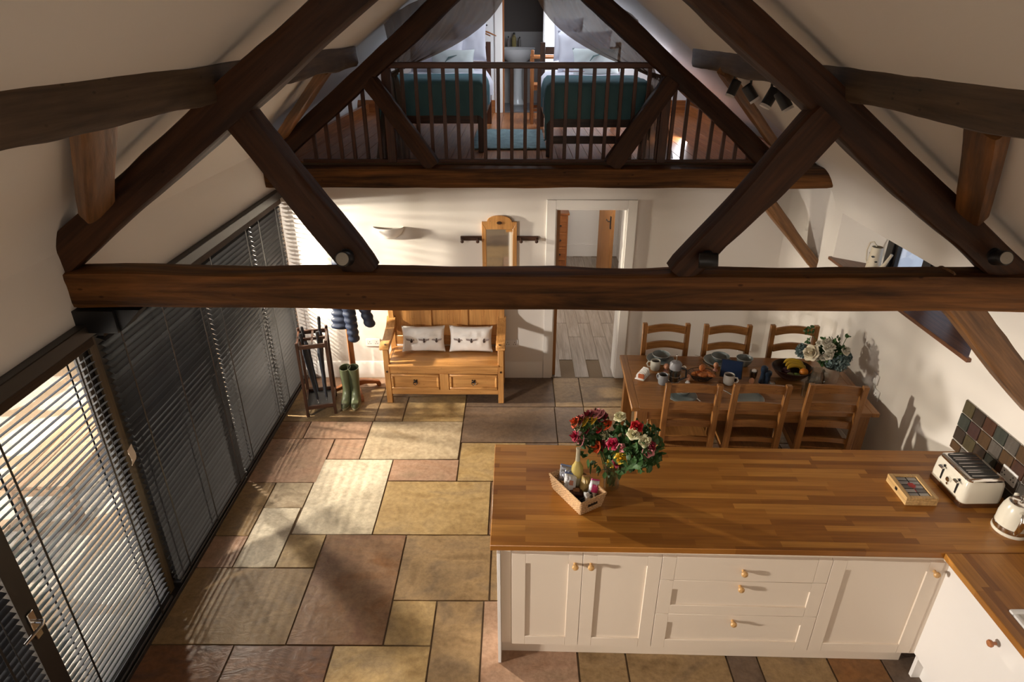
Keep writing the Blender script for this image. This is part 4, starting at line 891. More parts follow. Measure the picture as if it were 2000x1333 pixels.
# sink
t = thing('sink', 'white ceramic sink set into the right worktop at the photo edge', 'sink', (2.6, 1.80, .872))
b = MB(); b.box(-.24, .24, .355, .385, -.0, .05); b.box(-.24, .24, -.40, -.36, 0, .05); b.box(-.24, -.205, -.36, .355, 0, .05); b.box(.205, .24, -.36, .355, 0, .05); b.build('rim', M['ceramic'], t, bevel=.008, seg=2)
b = MB(); b.box(-.205, .205, -.36, .355, -.2, -.18); b.box(-.215, -.200, -.36, .355, -.2, .0); b.box(.2, .215, -.36, .355, -.2, 0); b.box(-.2, .2, .34, .36, -.2, 0); b.box(-.2, .2, -.37, -.355, -.2, 0); b.build('bowl', M['ceramic'], t)
MB().lathe([(.04, 0), (.04, .004), (.001, .005)], c=(0, .1, -.18), n=14, caps=False).build('drain', M['chrome'], t)
# slate splashback
sb = thing('splashback', 'splashback of small mixed slate tiles on the right wall behind the toaster', 'splashback', (2.9, 0, 0))
MB().box(-.006, 0, 1.0, 3.522, .911, 1.272).build('grout', plain('grout', (.40, .36, .31), .8), sb)
TC = {'olive': [(.13, .10, .04), (.22, .17, .07)], 'green': [(.055, .065, .05), (.11, .12, .09)], 'rust': [(.10, .03, .012), (.19, .07, .022)], 'dark': [(.05, .03, .02), (.12, .07, .035)], 'grey': [(.17, .145, .12), (.27, .235, .2)], 'brown': [(.14, .07, .02), (.22, .11, .035)], 'red': [(.10, .035, .03), (.16, .07, .05)]}
TC = {k: stone('slate_'+k, [tuple(q*.62 for q in c_) for c_ in v], .45, i, 6, bump=.4) for i, (k, v) in enumerate(TC.items())}
rows = [['olive', 'dark', 'rust', 'green', 'grey', 'brown'], ['green', 'red', 'brown', 'grey', 'brown', 'rust'], ['dark', 'olive', 'dark', 'green', 'rust', 'grey'], ['brown', 'grey', 'rust', 'olive', 'dark', 'green']]
tme = MB().box(-.006, .006, -.0455, .0455, -.0455, .0455).mesh('slate_tile', TC['olive'], bevel=.002); tmes = {}
for r in range(4):
    for c in range(25):
        k = rows[r][c] if c < 6 else random.choice(list(TC))
        if k not in tmes: q = tme.copy(); q.materials[0] = TC[k]; tmes[k] = q
        h = 1 if r < 3 else .62; z = 1.272-.0475-.0985*r if r < 3 else .9115+.0283
        o = link('slate_tile', tmes[k], sb, (-.009+random.uniform(-.001, .001), 3.522-.0475-.0985*c, z)); o.scale = (1, 1, h)
socket('white double socket on the slate tiles behind the kettle', (2.888, 3.015, 1.06), 'x', .12, .086)
# ------------------------------------------------------------------ roses and basket on the worktop
WT = .910
def rosemesh(name, mat, R=.026, seed=0, layers=((3, .35), (4, .6), (5, .85), (6, 1.1))):
    rnd = random.Random(seed); b = MB()
    b.ball((0, 0, R*.55), R*.34, 8, 5, (1, 1, 1.5))
    for li, (n, k) in enumerate(layers):
        for i in range(n):
            a0 = 2*PI*i/n+li*.8+rnd.uniform(-.15, .15); wd = 2*PI/n*.72; rr = R*k; hh = R*(1.55-.28*li)
            def fn(u, v, a0=a0, wd=wd, rr=rr, hh=hh, li=li):
                a = a0+(u-.5)*2*wd*(.55+.45*math.sin(PI*min(1, v*.8+.2))); op = v**1.6*(.06+.14*li)*R*2
                r = rr*(.30+.72*math.sin(PI/2*min(1, v*1.25)))+op*.45*(1-1.2*abs(u-.5)); z = hh*v*(1-.35*(2*u-1)**2*v)-(.25*li*R*v**3)*.6
                return (r*math.cos(a), r*math.sin(a), z)
            b.grid(4, 4, fn)
    return b.mesh(name, mat, ang=75)
def pet(n, c): return plain(n, c, .55, vary=.18, bscale=80)
PC = {'red': (.50, .012, .02), 'dkred': (.20, .006, .018), 'yellow': (.80, .50, .03), 'orange': (.75, .10, .02), 'cream': (.74, .70, .46), 'pink': (.72, .28, .30), 'crimson': (.45, .01, .06)}
RM = {k: rosemesh('rose_'+k, pet('petal_'+k, c), seed=i) for i, (k, c) in enumerate(PC.items())}
vb = Vector((.58, 3.085, WT))
tg = thing('glass_vase', 'clear glass vase full of rose stems behind the wicker basket', 'vase', vb)
MB().lathe([(.045, 0), (.048, .004), (.05, .2), (.048, .2), (.045, .008), (.001, .008)], n=24, caps=False).build('body', M['clear'], tg)
bq = thing('rose_bouquet', 'bouquet of red, yellow, cream, pink and orange roses in the glass vase', 'bouquet', vb)
C0 = Vector((.71, 3.11, 1.235)); stems = MB(); rmeshes = []
heads = [(590, 265, 'orange'), (640, 240, 'dkred'), (680, 252, 'yellow'), (760, 235, 'yellow'), (725, 188, 'dkred'), (795, 172, 'pink'), (835, 180, 'pink'), (862, 212, 'dkred'), (900, 285, 'orange'), (1035, 205, 'cream'), (620, 300, 'cream'), (590, 400, 'crimson'), (645, 440, 'pink'), (885, 395, 'cream'), (1205, 305, 'red'), (1172, 378, 'cream'), (1290, 452, 'cream'), (1335, 500, 'dkred'), (1325, 548, 'pink'), (797, 508, 'orange'), (850, 492, 'dkred'), (960, 480, 'crimson'), (1045, 622, 'yellow'), (1020, 665, 'dkred'), (930, 685, 'yellow'), (1050, 520, 'pink'), (820, 330, 'red'), (700, 335, 'dkred')]
def onball(px, py, C, R):
    d = raydir(px, py); o = Vector((0, 0, CH)); oc = C-o; tca = oc.dot(d); d2 = oc.length_squared-tca*tca
    if d2 < R*R: return o+d*(tca-math.sqrt(R*R-d2)*.9)
    return o+d*tca
lf_ = MB()
for i, (x, y, c) in enumerate(heads):
    p = onball(1000+x/4.9375, 770+y/4.9375, C0, .19); n = ((p-C0)*.7+Vector((0, -.07, .10))).normalized()
    o = link('rose', RM[c], bq, p-vb-n*.02); o.rotation_euler = n.to_track_quat('Z', 'Y').to_euler(); o.scale = (1.05,)*3 if i < 24 else (.75,)*3
    o['label'] = {'red': 'red', 'dkred': 'dark red', 'crimson': 'crimson', 'cream': 'cream', 'yellow': 'yellow', 'orange': 'orange red', 'pink': 'pink'}[c]+' rose'
    base = Vector((random.uniform(-.02, .02), random.uniform(-.02, .02), .02)); q = p-vb-n*.02; mid = Vector((q.x*.35, q.y*.35, .24))
    stems.tube([base, mid*.6+base*.4, mid, q*.6+mid*.4-Vector((0, 0, .02)), q], .0028, 5)
    for k in range(5):
        f = random.uniform(.25, .95); cpt = mid.lerp(q, f); leafcloud(lf_, cpt, .035, 3, .045)
leafcloud(lf_, (C0-vb)-Vector((.0, .03, .02)), .17, 420, .05, .85); leafcloud(lf_, Vector((0, 0, .15)), .045, 60, .035, 1.6)
for x, y in ((690, 570), (1210, 660), (1180, 680), (780, 690), (860, 750), (1250, 640), (1050, 760)): leafcloud(lf_, onball(1000+x/4.9375, 770+y/4.9375, C0, .22)-vb, .03, 6, .06)
tag(lf_.build('foliage', M['leaf2'], bq), kind='stuff'); stems.build('stems', M['leaf'], bq)
# basket
P0 = Vector((.372, 2.834, WT)); P1 = Vector((.229, 3.067, WT)); P2 = Vector((.501, 2.913, WT)); ax = (P1-P0); ay = (P2-P0)
L_, W_ = ax.length, ay.length; ex = ax.normalized(); ang = math.atan2(ex.y, ex.x)
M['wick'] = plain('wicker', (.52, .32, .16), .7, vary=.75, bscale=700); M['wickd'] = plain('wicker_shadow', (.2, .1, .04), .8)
cen = P0+ax/2+ay/2; bk = thing('wicker_basket', 'tapered wicker basket of groceries in front of the roses', 'basket', cen, ang)
def wallring(z, k): # rectangle loop at height z
    h = L_/2*(1+.14*k); w2 = W_/2*(1+.18*k); return h, w2
H_ = .105; b = MB()
for r in range(13):
    k = r/12; z = .006+k*(H_-.008); h, w2 = wallring(z, k); N_ = 100; pts = []
    per = 4*(h+w2)
    for i in range(N_+1):
        s = (i/N_*per) % per
        if s < 2*h: q = (-h+s, -w2); nn = (0, -1)
        elif s < 2*h+2*w2: q = (h, -w2+s-2*h); nn = (1, 0)
        elif s < 4*h+2*w2: q = (h-(s-2*h-2*w2), w2); nn = (0, 1)
        else: q = (-h, w2-(s-4*h-2*w2)); nn = (-1, 0)
        hole = 5 <= r <= 7 and abs(q[1]) < .035 and abs(q[0]) > h-.002
        off = .0022*(1 if (i+r) % 2 else -1)
        pts.append(Vector((q[0]+nn[0]*off, q[1]+nn[1]*off, z))+(Vector((0, 0, .0)) if not hole else Vector((0, 0, .012*(1 if r > 6 else -1 if r < 6 else 1)))))
    b.tube(pts, .0042, 5, caps=False)
b.build('woven_side', M['wick'], bk, ang=80)
h, w2 = wallring(0, 1.02); b = MB(); b.tube([(-h, -w2, H_), (h, -w2, H_), (h, w2, H_), (-h, w2, H_), (-h, -w2, H_)], .006, 6); b.build('rim', M['wick'], bk)
MB().box(-L_/2, L_/2, -W_/2, W_/2, 0, .008).build('base', M['wickd'], bk)
for s in (-1,):
    h, w2 = wallring(0, .55); MB().box(-h-.003 if s < 0 else h, -h if s < 0 else h+.003, -.034, .034, .048, .072).build('handle_hole', M['black'], bk)
def inb(x, y, z):
    z = z if z < .02 else z*.78
    return cen+Matrix.Rotation(ang, 3, 'Z') @ Vector((x, -y, z))
def pouch(name, label, cat, x, y, z, w, h, d, rot, m, top=None, extra=None):
    t = thing(name, label, cat, inb(x, y, z), rot=rot); w, h = w*.88, h*.85; pillowmesh(w, h, d, .012, random.random()*9).build('packet', m, t, ang=75, merge=True)
    if top is not None:
        o = MB().box(-w*.46, w*.46, -d*.12, d*.12, h*.40, h*.52).build('top_seal', top, t)
    if extra: extra(t, w, h, d)
    return t
def lab(col, fx=.5, fz=.35, dz=0):
    def f(t, w, h, d):
        q = MB(); q.grid(6, 6, lambda u, v: ((u-.5)*w*fx, -d*.5*((1-abs((u-.5)*fx*2)**2.6)*(1-abs(((v-.5)*fz+dz/h)*2)**2.6))**.42-.004, (v-.5)*h*fz+dz)); q.build('label', plain('lbl'+str(random.random()), col, .5), t)
    return f
blue = plain('blue_foil', (.12, .17, .36), .25); silver = plain('silver_foil', (.5, .52, .58), .25, .6, bump=.3); white_ = plain('white_pack', (.72, .72, .74), .35); pinkp = plain('pink_pack', (.65, .05, .25), .35)
pouch('snack_bag', 'silver and blue snack bag at the far left corner of the basket', 'bag', .105, -.005, .135, .10, .12, .04, (-.5, .1, -.2), silver, blue)
pouch('tea_packet', 'white packet with a blue top and small picture in the basket', 'packet', .045, -.02, .11, .09, .13, .045, (-.6, .25, .1), white_, blue, lab((.5, .2, .12), .3, .25))
pouch('bread_bag', 'yellow and tan loaf bag in the middle of the basket', 'bag', .00, .055, .09, .065, .13, .05, (-.3, .35, .4), plain('yellow_pack', (.60, .42, .14), .4), plain('tan_top', (.5, .27, .1), .5))
pouch('sweet_packet', 'bright pink and white packet at the right end of the basket', 'packet', -.07, .065, .115, .08, .12, .03, (-.3, .5, .5), white_, pinkp, lab((.65, .05, .25), .8, .45, .0))
pouch('sweet_packet', 'white and black twisted packet near the handle of the basket', 'packet', -.10, .015, .085, .08, .07, .04, (-1.0, .3, .3), white_, M['black'], lab((.02, .02, .02), .25, .8))
pouch('coffee_bag', 'dark brown coffee bag lying low in the basket', 'bag', .0, -.01, .05, .11, .08, .05, (-1.3, .1, .0), plain('brown_pack', (.10, .035, .02), .4), None, lab((.35, .16, .07), .4, .4))
pouch('coffee_bag', 'black shiny bag at the front corner of the basket', 'bag', -.09, -.035, .05, .09, .07, .05, (-1.2, .0, .5), plain('black_pack', (.012, .012, .014), .2))
t = thing('bottle', 'bottle of cloudy yellow drink with a pale neck standing in the basket', 'bottle', inb(.065, .045, .009))
MB().lathe([(.030, 0), (.036, .006), (.037, .11), (.034, .155), (.018, .185), (.0135, .20)], n=22).build('body', plain('cloudy_yellow', (.60, .47, .15), .15), t)
MB().lathe([(.0138, .20), (.0125, .275), (.0135, .278), (.0135, .288), (.011, .29)], n=16).build('neck', plain('pale_neck', (.55, .50, .36), .2), t)
MB().lathe([(.0372, .03), (.0375, .035), (.0375, .09), (.0372, .095)], n=22).build('label', plain('bottle_label', (.45, .40, .25), .5), t)
# tea box
t = thing('tea_box', 'pale wooden tea box with a clear lid and red emblem left of the toaster', 'box', (2.365, 3.04, WT), -.03)
x, y, h = .0915, .113, .055; X_ = M['pine_y']; M['paleply'] = wood('pale_ply', (.55, .33, .13), (.68, .45, .2), 1, 1.2, .45, .03, knots=False)
MB().box(-x, x, -y, y, 0, h*.55).build('body', M['paleply'], t, bevel=.002)
o = MB().box(-x, -x+.028, -y, y, h*.57, h).box(x-.028, x, -y, y, h*.57, h).box(-x+.028, x-.028, -y, -y+.022, h*.57, h).box(-x+.028, x-.028, y-.022, y, h*.57, h).build('lid', M['paleply'], t, bevel=.0015)
MB().box(-x+.028, x-.028, -y+.022, y-.022, h*.80, h*.84).build('lid_window', plain('smoked_window', (.03, .028, .03), .12), o)
cols = [(.32, .32, .33), (.42, .40, .38), (.14, .13, .13), (.30, .29, .3)]
k = 0
for i in range(2):
    for j in range(5):
        xx = -.03+.06*i; yv = -.073+.0365*j; MB().cbox((xx, yv, h*.845), (.052, .028, .0015)).build('tea_sachet', plain('sachet%d' % k, cols[k % 4], .5), t); k += 1
b = MB(); 
for k in range(7): b.lathe([(.001, 0), (.009, .0005)], c=(.0+.014*math.cos(k*PI/3.5)*(k < 7), .012+.017*math.sin(k*PI/3.5), h*.865), n=10, caps=False)
b.lathe([(.001, 0), (.016, .0005)], c=(0, .012, h*.868), n=14, caps=False); b.prism([(-.004, -.05), (.0, -.05), (.002, 0), (-.003, 0)], 2, h*.86, h*.864)
b.build('emblem', plain('red_emblem', (.42, .03, .03), .5), t)
MB().box(-x-.003, -x, -.010, .010, h*.42, h*.74).lathe([(.004, 0), (.004, .004)], c=(-x-.002, 0, h*.6), n=8, M=Matrix.Rotation(-PI/2, 3, 'Y')).build('latch', M['black'], t)
# toaster
t = thing('toaster', 'cream four slot toaster with chrome top in front of the slate tiles', 'toaster', (2.690, 3.06, WT), .02)
a, c = .118, .148
def rr(a, c, r, z, n=6):
    P = []
    for q, (sx, sy) in enumerate(((1, 1), (-1, 1), (-1, -1), (1, -1))):
        for i in range(n+1):
            an = PI/2*q+PI/2*i/n; P.append(Vector((sx*(a-r)+r*math.cos(an), sy*(c-r)+r*math.sin(an), z)))
    return P
MB().rings([rr(a+.004, c+.004, .03, .0), rr(a+.006, c+.006, .03, .008), rr(a+.004, c+.004, .03, .03)]).build('base', plain('dark_chrome', (.30, .19, .12), .2, .9), t, ang=50)
MB().rings([rr(a, c, .03, .03), rr(a+.002, c+.002, .03, .06), rr(a-.002, c-.002, .03, .15), rr(a-.014, c-.012, .03, .178)]).build('body', M['cream'], t, ang=50)
MB().rings([rr(a-.010, c-.009, .03, .172), rr(a-.010, c-.009, .03, .182), rr(a-.018, c-.018, .03, .188)]).build('top_plate', M['chrome'], t, ang=50)
MB().rings([rr(a-.035, c-.028, .02, .187), rr(a-.035, c-.028, .02, .190)]).build('top_trim', M['black'], t)
for j in (-.085, -.033, .033, .085):
    MB().box(-.070, .070, j-.014, j+.014, .1905, .1925).build('slot', M['black'], t)
    MB().box(-.074, .074, j-.019, j-.0155, .189, .194).box(-.074, .074, j+.0155, j+.019, .189, .194).build('slot_trim', M['chrome'], t)
for j in (-.08, .055):
    MB().box(-a-.004, -a+.001, j-.006, j+.006, .055, .155).build('lever_slot', M['black'], t)
    MB().box(-a-.03, -a-.002, j-.018, j+.018, .135, .148).build('lever', M['chrome'], t, bevel=.004)
MB().lathe([(.016, 0), (.016, .014), (.012, .018)], c=(-a+.0, -.012, .10), n=16, M=Matrix.Rotation(-PI/2, 3, 'Y')).lathe([(.008, 0), (.008, .01)], c=(-a, -.012, .07), n=10, M=Matrix.Rotation(-PI/2, 3, 'Y')).build('dial', M['chrome'], t)
# kettle
t = thing('kettle', 'cream kettle with chrome handle at the right edge of the worktop', 'kettle', (2.745, 2.735, WT), 1.35*PI)
MB().lathe([(.088, 0), (.09, .004), (.088, .018), (.082, .02)], n=32).build('power_base', M['cream'], t)
MB().lathe([(.086, .02), (.0865, .024), (.085, .045), (.083, .047)], n=32).build('chrome_band', M['chrome'], t)
MB().lathe([(.083, .047), (.0825, .10), (.074, .15), (.062, .182), (.056, .190)], n=32).build('body', M['cream'], t, ang=60)
MB().lathe([(.056, .188), (.054, .194), (.04, .200), (.001, .204)], n=32, caps=False).lathe([(.006, .2), (.006, .215), (.014, .222), (.010, .232), (.001, .234)], n=14, caps=False).build('lid', M['chrome'], t, ang=60)
MB().tube([(.072, 0, .165), (.12, 0, .175), (.132, 0, .155), (.118, 0, .09), (.098, 0, .045), (.086, 0, .04)], [.010, .012, .013, .011, .009, .008], 10, flat=1.3).build('handle', M['chrome'], t)
MB().tube([(-.068, 0, .13), (-.10, 0, .165), (-.108, 0, .172)], [.024, .014, .012], 10).build('spout', M['cream'], t)
#@@DINING@@
# ------------------------------------------------------------------ dining table and chairs
TZ = .765; tc_ = Vector((1.859, 4.617, 0)); TR = -.040
t = thing('dining_table', 'long honey oak dining table laid for breakfast against the right wall', 'table', tc_, TR); tl, td = .94, .445
for i in range(5):
    y0 = -td+2*td/5*i; MB().box(-tl+.06, tl-.06, y0+.0006, y0+2*td/5-.0006, TZ-.035, TZ).build('plank', M['oak_x'], t, bevel=.0012)
for s in (-1, 1): MB().box(min(s*tl, s*(tl-.059)), max(s*tl, s*(tl-.059)), -td, td, TZ-.035, TZ).build('breadboard_end', M['oak_y'], t, bevel=.003)
for sx in (-1, 1):
    for sy in (-1, 1): MB().box(sx*(tl-.09)-.045, sx*(tl-.09)+.045, sy*(td-.08)-.045, sy*(td-.08)+.045, 0, TZ-.035).build('leg', M['oak_z'], t, bevel=.005)
for s in (-1, 1):
    MB().box(-tl+.12, tl-.12, s*(td-.06)-.011, s*(td-.06)+.011, TZ-.13, TZ-.035).build('apron', M['oak_x'], t)
    MB().box(s*(tl-.07)-.011, s*(tl-.07)+.011, -td+.1, td-.1, TZ-.13, TZ-.035).build('apron', M['oak_y'], t)
def chair():
    t = thing('dining_chair', '', 'chair', (0, 0, 0), group='oak ladder-back chairs round the dining table'); w = .21; X, Z, Y = M['oak_x'], M['oak_z'], M['oak_y']
    for s in (-1, 1):
        b = MB(); P = [(0, -.185), (.45, -.20), (.75, -.205), (1.035, -.225)]; R = []
        for z, y in P: R.append([Vector((s*(w-.02)+dx*.021, y+dy*.019, z)) for dx, dy in ((-1, -1), (1, -1), (1, 1), (-1, 1))])
        b.rings(R); b.build('back_leg', Z, t, bevel=.003)
        MB().box(s*(w-.0)-.02, s*(w-.0)+.02, .19, .23, 0, .45).build('front_leg', Z, t, bevel=.003)
        MB().box(s*(w-.01)-.010, s*(w-.01)+.010, -.18, .2, .395, .44).build('side_rail', Y, t, bevel=.002); MB().box(s*(w-.01)-.009, s*(w-.01)+.009, -.18, .2, .17, .205).build('side_stretcher', Y, t, bevel=.002)
    for z0, z1, y in ((.945, 1.015, -.220), (.79, .855, -.209), (.635, .695, -.204), (.50, .54, -.202)):
        def fn(u, v, z0=z0, z1=z1, y=y): a = math.sin(PI*u); return (-w+.04+u*(2*w-.08), y-.016*a+.01, lerp(z0, z1, v)+.018*a)
        MB().grid(10, 2, fn, .018).build('back_rail', X, t, ang=50)
    MB().box(-w+.04, w-.04, -.205, -.18, .38, .44).box(-w+.02, w-.02, .2, .222, .38, .44).build('seat_rail', X, t, bevel=.002)
    MB().box(-w+.02, w-.02, -.012, .012, .185, .215).build('stretcher', X, t, bevel=.002)
    MB().grid(12, 12, lambda u, v: ((u-.5)*.42, -.185+v*.41, .452-.012*math.sin(PI*u)*math.sin(PI*v)), .022).build('seat', M['oak_y'], t, bevel=.0)
    return t
c0 = chair(); spots = [((1.335, 4.335, 0), -.03, 'oak ladder-back chair on the near side of the table, leftmost of three'), ((1.845, 4.33, 0), -.05, 'oak ladder-back chair in the middle of the near side of the table'), ((2.415, 4.325, 0), -.10, 'oak ladder-back chair on the near side of the table, beside the right wall'),
 ((1.345, 4.965, 0), PI-.02, 'oak ladder-back chair on the far side of the table nearest the doorway'), ((1.885, 4.94, 0), PI-.03, 'oak ladder-back chair in the middle of the far side of the table'), ((2.47, 4.93, 0), PI-.04, 'oak ladder-back chair on the far side of the table behind the white flowers')]
for i, (p, rz, lb) in enumerate(spots):
    if i == 0: c0.location = p; c0.rotation_euler = (0, 0, rz); c0['label'] = lb
    else: dup(c0, p, (0, 0, rz), lb)
M['plate'] = plain('grey_green_stoneware', (.17, .20, .20), .25); M['platerim'] = plain('pale_stoneware', (.45, .44, .40), .3); M['mug'] = plain('pale_mug', (.50, .49, .43), .3); M['mugg'] = plain('grey_mug', (.26, .27, .29), .3); M['mugw'] = plain('cream_mug', (.56, .53, .48), .3)
M['brownliq'] = plain('coffee', (.035, .018, .01), .15); M['steel'] = plain('cutlery_steel', (.75, .74, .72), .2, 1)
def tp(px, py): v = at(px, py, Z=TZ); return Vector((v.x, v.y, TZ))
def plate(lb, p, r=.12):
    t = thing('plate', lb, 'plate', p, group='stoneware plates on the dining table')
    MB().lathe([(r*.55, 0), (r*.6, .003), (r*.95, .014), (r, .017), (r*.97, .020), (r*.6, .009), (.001, .008)], n=32, caps=False).build('dish', M['plate'], t, ang=60)
    MB().lathe([(r*.97, .0195), (r*1.005, .0185), (r*.96, .0165)], n=32, caps=False).build('rim', M['platerim'], t)
def bowl(lb, p, r=.078, h=.05, m='plate'):
    t = thing('bowl', lb, 'bowl', p, group='stoneware bowls on the dining table')
    MB().lathe([(r*.45, 0), (r*.5, .003), (r*.85, h*.5), (r, h), (r*.96, h), (r*.8, h*.5), (r*.4, .008), (.001, .007)], n=28, caps=False).build('dish', M[m], t, ang=60)
    MB().lathe([(r*1.0, h-.001), (r*.98, h+.002), (r*.955, h-.001)], n=28, caps=False).build('rim', M['platerim'], t)
def mug(lb, p, m, hd, r=.042, h=.088, liq=True):
    t = thing('mug', lb, 'mug', p, hd, group='mugs on the dining table')
    MB().lathe([(r*.8, 0), (r*.9, .004), (r, .03), (r, h*.8), (r*.97, h), (r*.9, h), (r*.92, .03), (r*.7, .008), (.001, .007)], n=26, caps=False).build('cup', M[m], t, ang=60)
    MB().tube([(r*.95, 0, h*.80), (r*1.45, 0, h*.82), (r*1.7, 0, h*.55), (r*1.45, 0, h*.28), (r*.95, 0, h*.25)], .006, 8).build('handle', M[m], t)
    if liq: MB().lathe([(.001, 0), (r*.9, 0)], c=(0, 0, h*.78), n=20, caps=False).build('drink', M['brownliq'], t)
plate('grey green stoneware plate under a bowl before the far left chair', tp(1289, 704)); bowl('grey green stoneware bowl on the plate before the far left chair', tp(1289, 704)+Vector((0.005, 0, .0125)))
plate('grey green stoneware plate under a bowl before the far middle chair', tp(1401, 707)); bowl('grey green stoneware bowl on the plate before the far middle chair', tp(1401, 707)+Vector((0.02, 0, .0125)))
plate('grey green stoneware plate seen through the back of the near left chair', tp(1331, 776)); bowl('grey stoneware bowl on the plate seen through the near left chair', tp(1331, 772)+Vector((0, 0, .0125)), .072, .045)
plate('grey green stoneware plate seen through the back of the near middle chair', tp(1461, 781))
bowl('dark teal stoneware bowl behind the tablet', tp(1452, 714), .07, .075, 'plate')
mug('pale green grey mug beside the toast rack', tp(1279, 722), 'mug', 2.9); mug('grey mug behind the near left chair', tp(1294, 750), 'mugg', 2.2, r=.040); mug('cream mug below the tablet', tp(1422, 750), 'mugw', -.5, r=.044)
def knife(lb, p, rz, L=.2, fork=False):
    t = thing('knife', lb, 'cutlery', p+Vector((0, 0, .002)), rz, group='cutlery on the dining table')
    MB().cbox((-L*.25, 0, 0), (L*.5, .012, .004)).build('handle', M['steel'], t, bevel=.0015); MB().prism([(0, -.004), (L*.45, -.007), (L*.5, .004), (0, .006)], 2, -.001, .001).build('blade', M['steel'], t)
knife('steel knife at the left of the plate before the far middle chair', tp(1378, 700), 2.5); knife('steel knife with its tip toward the pastries', tp(1380, 712), 1.95, .17); knife('steel knife right of the plate seen through the near left chair', tp(1357, 776), -1.2, .18); knife('steel knife right of the plate seen through the near middle chair', tp(1488, 783), -1.1, .17); knife('steel knife by the cream mug', tp(1424, 769), -1.0, .15); knife('steel knife on the far left plate rim', tp(1306, 701)+Vector((0, 0, .02)), -.1, .16)
# toast rack
t = thing('toast_rack', 'white ceramic toast rack at the left end of the table', 'rack', tp(1255, 736), 1.0)
MB().box(-.075, .075, -.040, .040, 0, .010).build('base', M['ceramic'], t, bevel=.004)
for k in range(5):
    x = -.06+.03*k; MB().prism([(-.034, .008), (.034, .008), (.034, .035), (.022, .062), (-.022, .062), (-.034, .035)], 0, x-.004, x+.004).build('divider', M['ceramic'], t, bevel=.002)
q = thing('toast', 'browned slice of toast at the front of the white rack', 'toast', t.location+Vector((-.025, -.055, .012)), 1.0); MB().prism([(-.026, 0), (.026, 0), (.027, .035), (.018, .048), (-.018, .048), (-.027, .035)], 0, -.005, .005).build('slice', plain('toast_brown', (.42, .10, .03), .7), q, bevel=.003)
# cafetiere
t = thing('cafetiere', 'glass cafetiere of coffee with a grey lid on the table', 'coffee pot', tp(1316, 746), -.6); r = .047
MB().lathe([(r, .01), (r, .165), (r*.97, .165), (r*.97, .012), (.001, .012)], n=26, caps=False).build('jug', M['clear'], t)
MB().lathe([(.001, .014), (r*.95, .014), (r*.95, .095), (.001, .096)], n=26, caps=False).build('coffee', M['brownliq'], t)
MB().lathe([(r*1.05, 0), (r*1.05, .014), (r, .016)], n=26).lathe([(r*1.04, .06), (r*1.04, .066)], n=26).build('cradle', M['steel'], t)
MB().lathe([(r*1.06, .125), (r*1.06, .17), (r*.8, .186), (r*.2, .190)], n=26).build('lid', plain('grey_lid', (.25, .25, .27), .35), t)
MB().tube([(0, 0, .19), (0, 0, .235)], .003, 6).ball((0, 0, .243), .011).build('plunger', M['steel'], t); MB().tube([(r, 0, .145), (r+.045, 0, .14), (r+.048, 0, .07), (r, 0, .035)], .008, 8).build('handle', M['black'], t)
# salt mill, egg cups, dessert
t = thing('salt_mill', 'small glass and steel mill beside the cafetiere', 'mill', tp(1334, 736)); MB().lathe([(.022, 0), (.022, .05), (.016, .06)], n=18).build('glass_body', M['clear'], t); MB().lathe([(.017, .06), (.02, .065), (.02, .09), (.008, .1), (.001, .1)], n=18, caps=False).build('cap', M['steel'], t)
pinkc = plain('pink_cup', (.50, .25, .21), .4); eggm = plain('brown_egg', (.62, .30, .17), .45)
for (px, py, lb) in ((1300, 726, 'brown egg in a pink cup left of the cafetiere'), (1343, 748, 'brown egg in a pale cup below the salt mill'), (1397, 724, 'brown egg in a pink cup behind the pastries'), (1466, 755, 'brown egg in a white cup above the near middle chair')):
    t = thing('egg_cup', lb.replace('brown egg in a ', '').replace(' cup', ' egg cup'), 'egg cup', tp(px, py), group='egg cups on the table'); MB().lathe([(.022, 0), (.018, .006), (.009, .02), (.021, .045), (.019, .045), (.008, .028), (.001, .027)], n=18, caps=False).build('cup', pinkc if 'pink' in lb else M['ceramic'], t, ang=60)
    e = thing('egg', lb, 'egg', tp(px, py)+Vector((0, 0, .050)), group='eggs in egg cups'); MB().ball((0, 0, 0), .0215, 14, 10, (1, 1, 1.28)).build('shell', eggm, e)
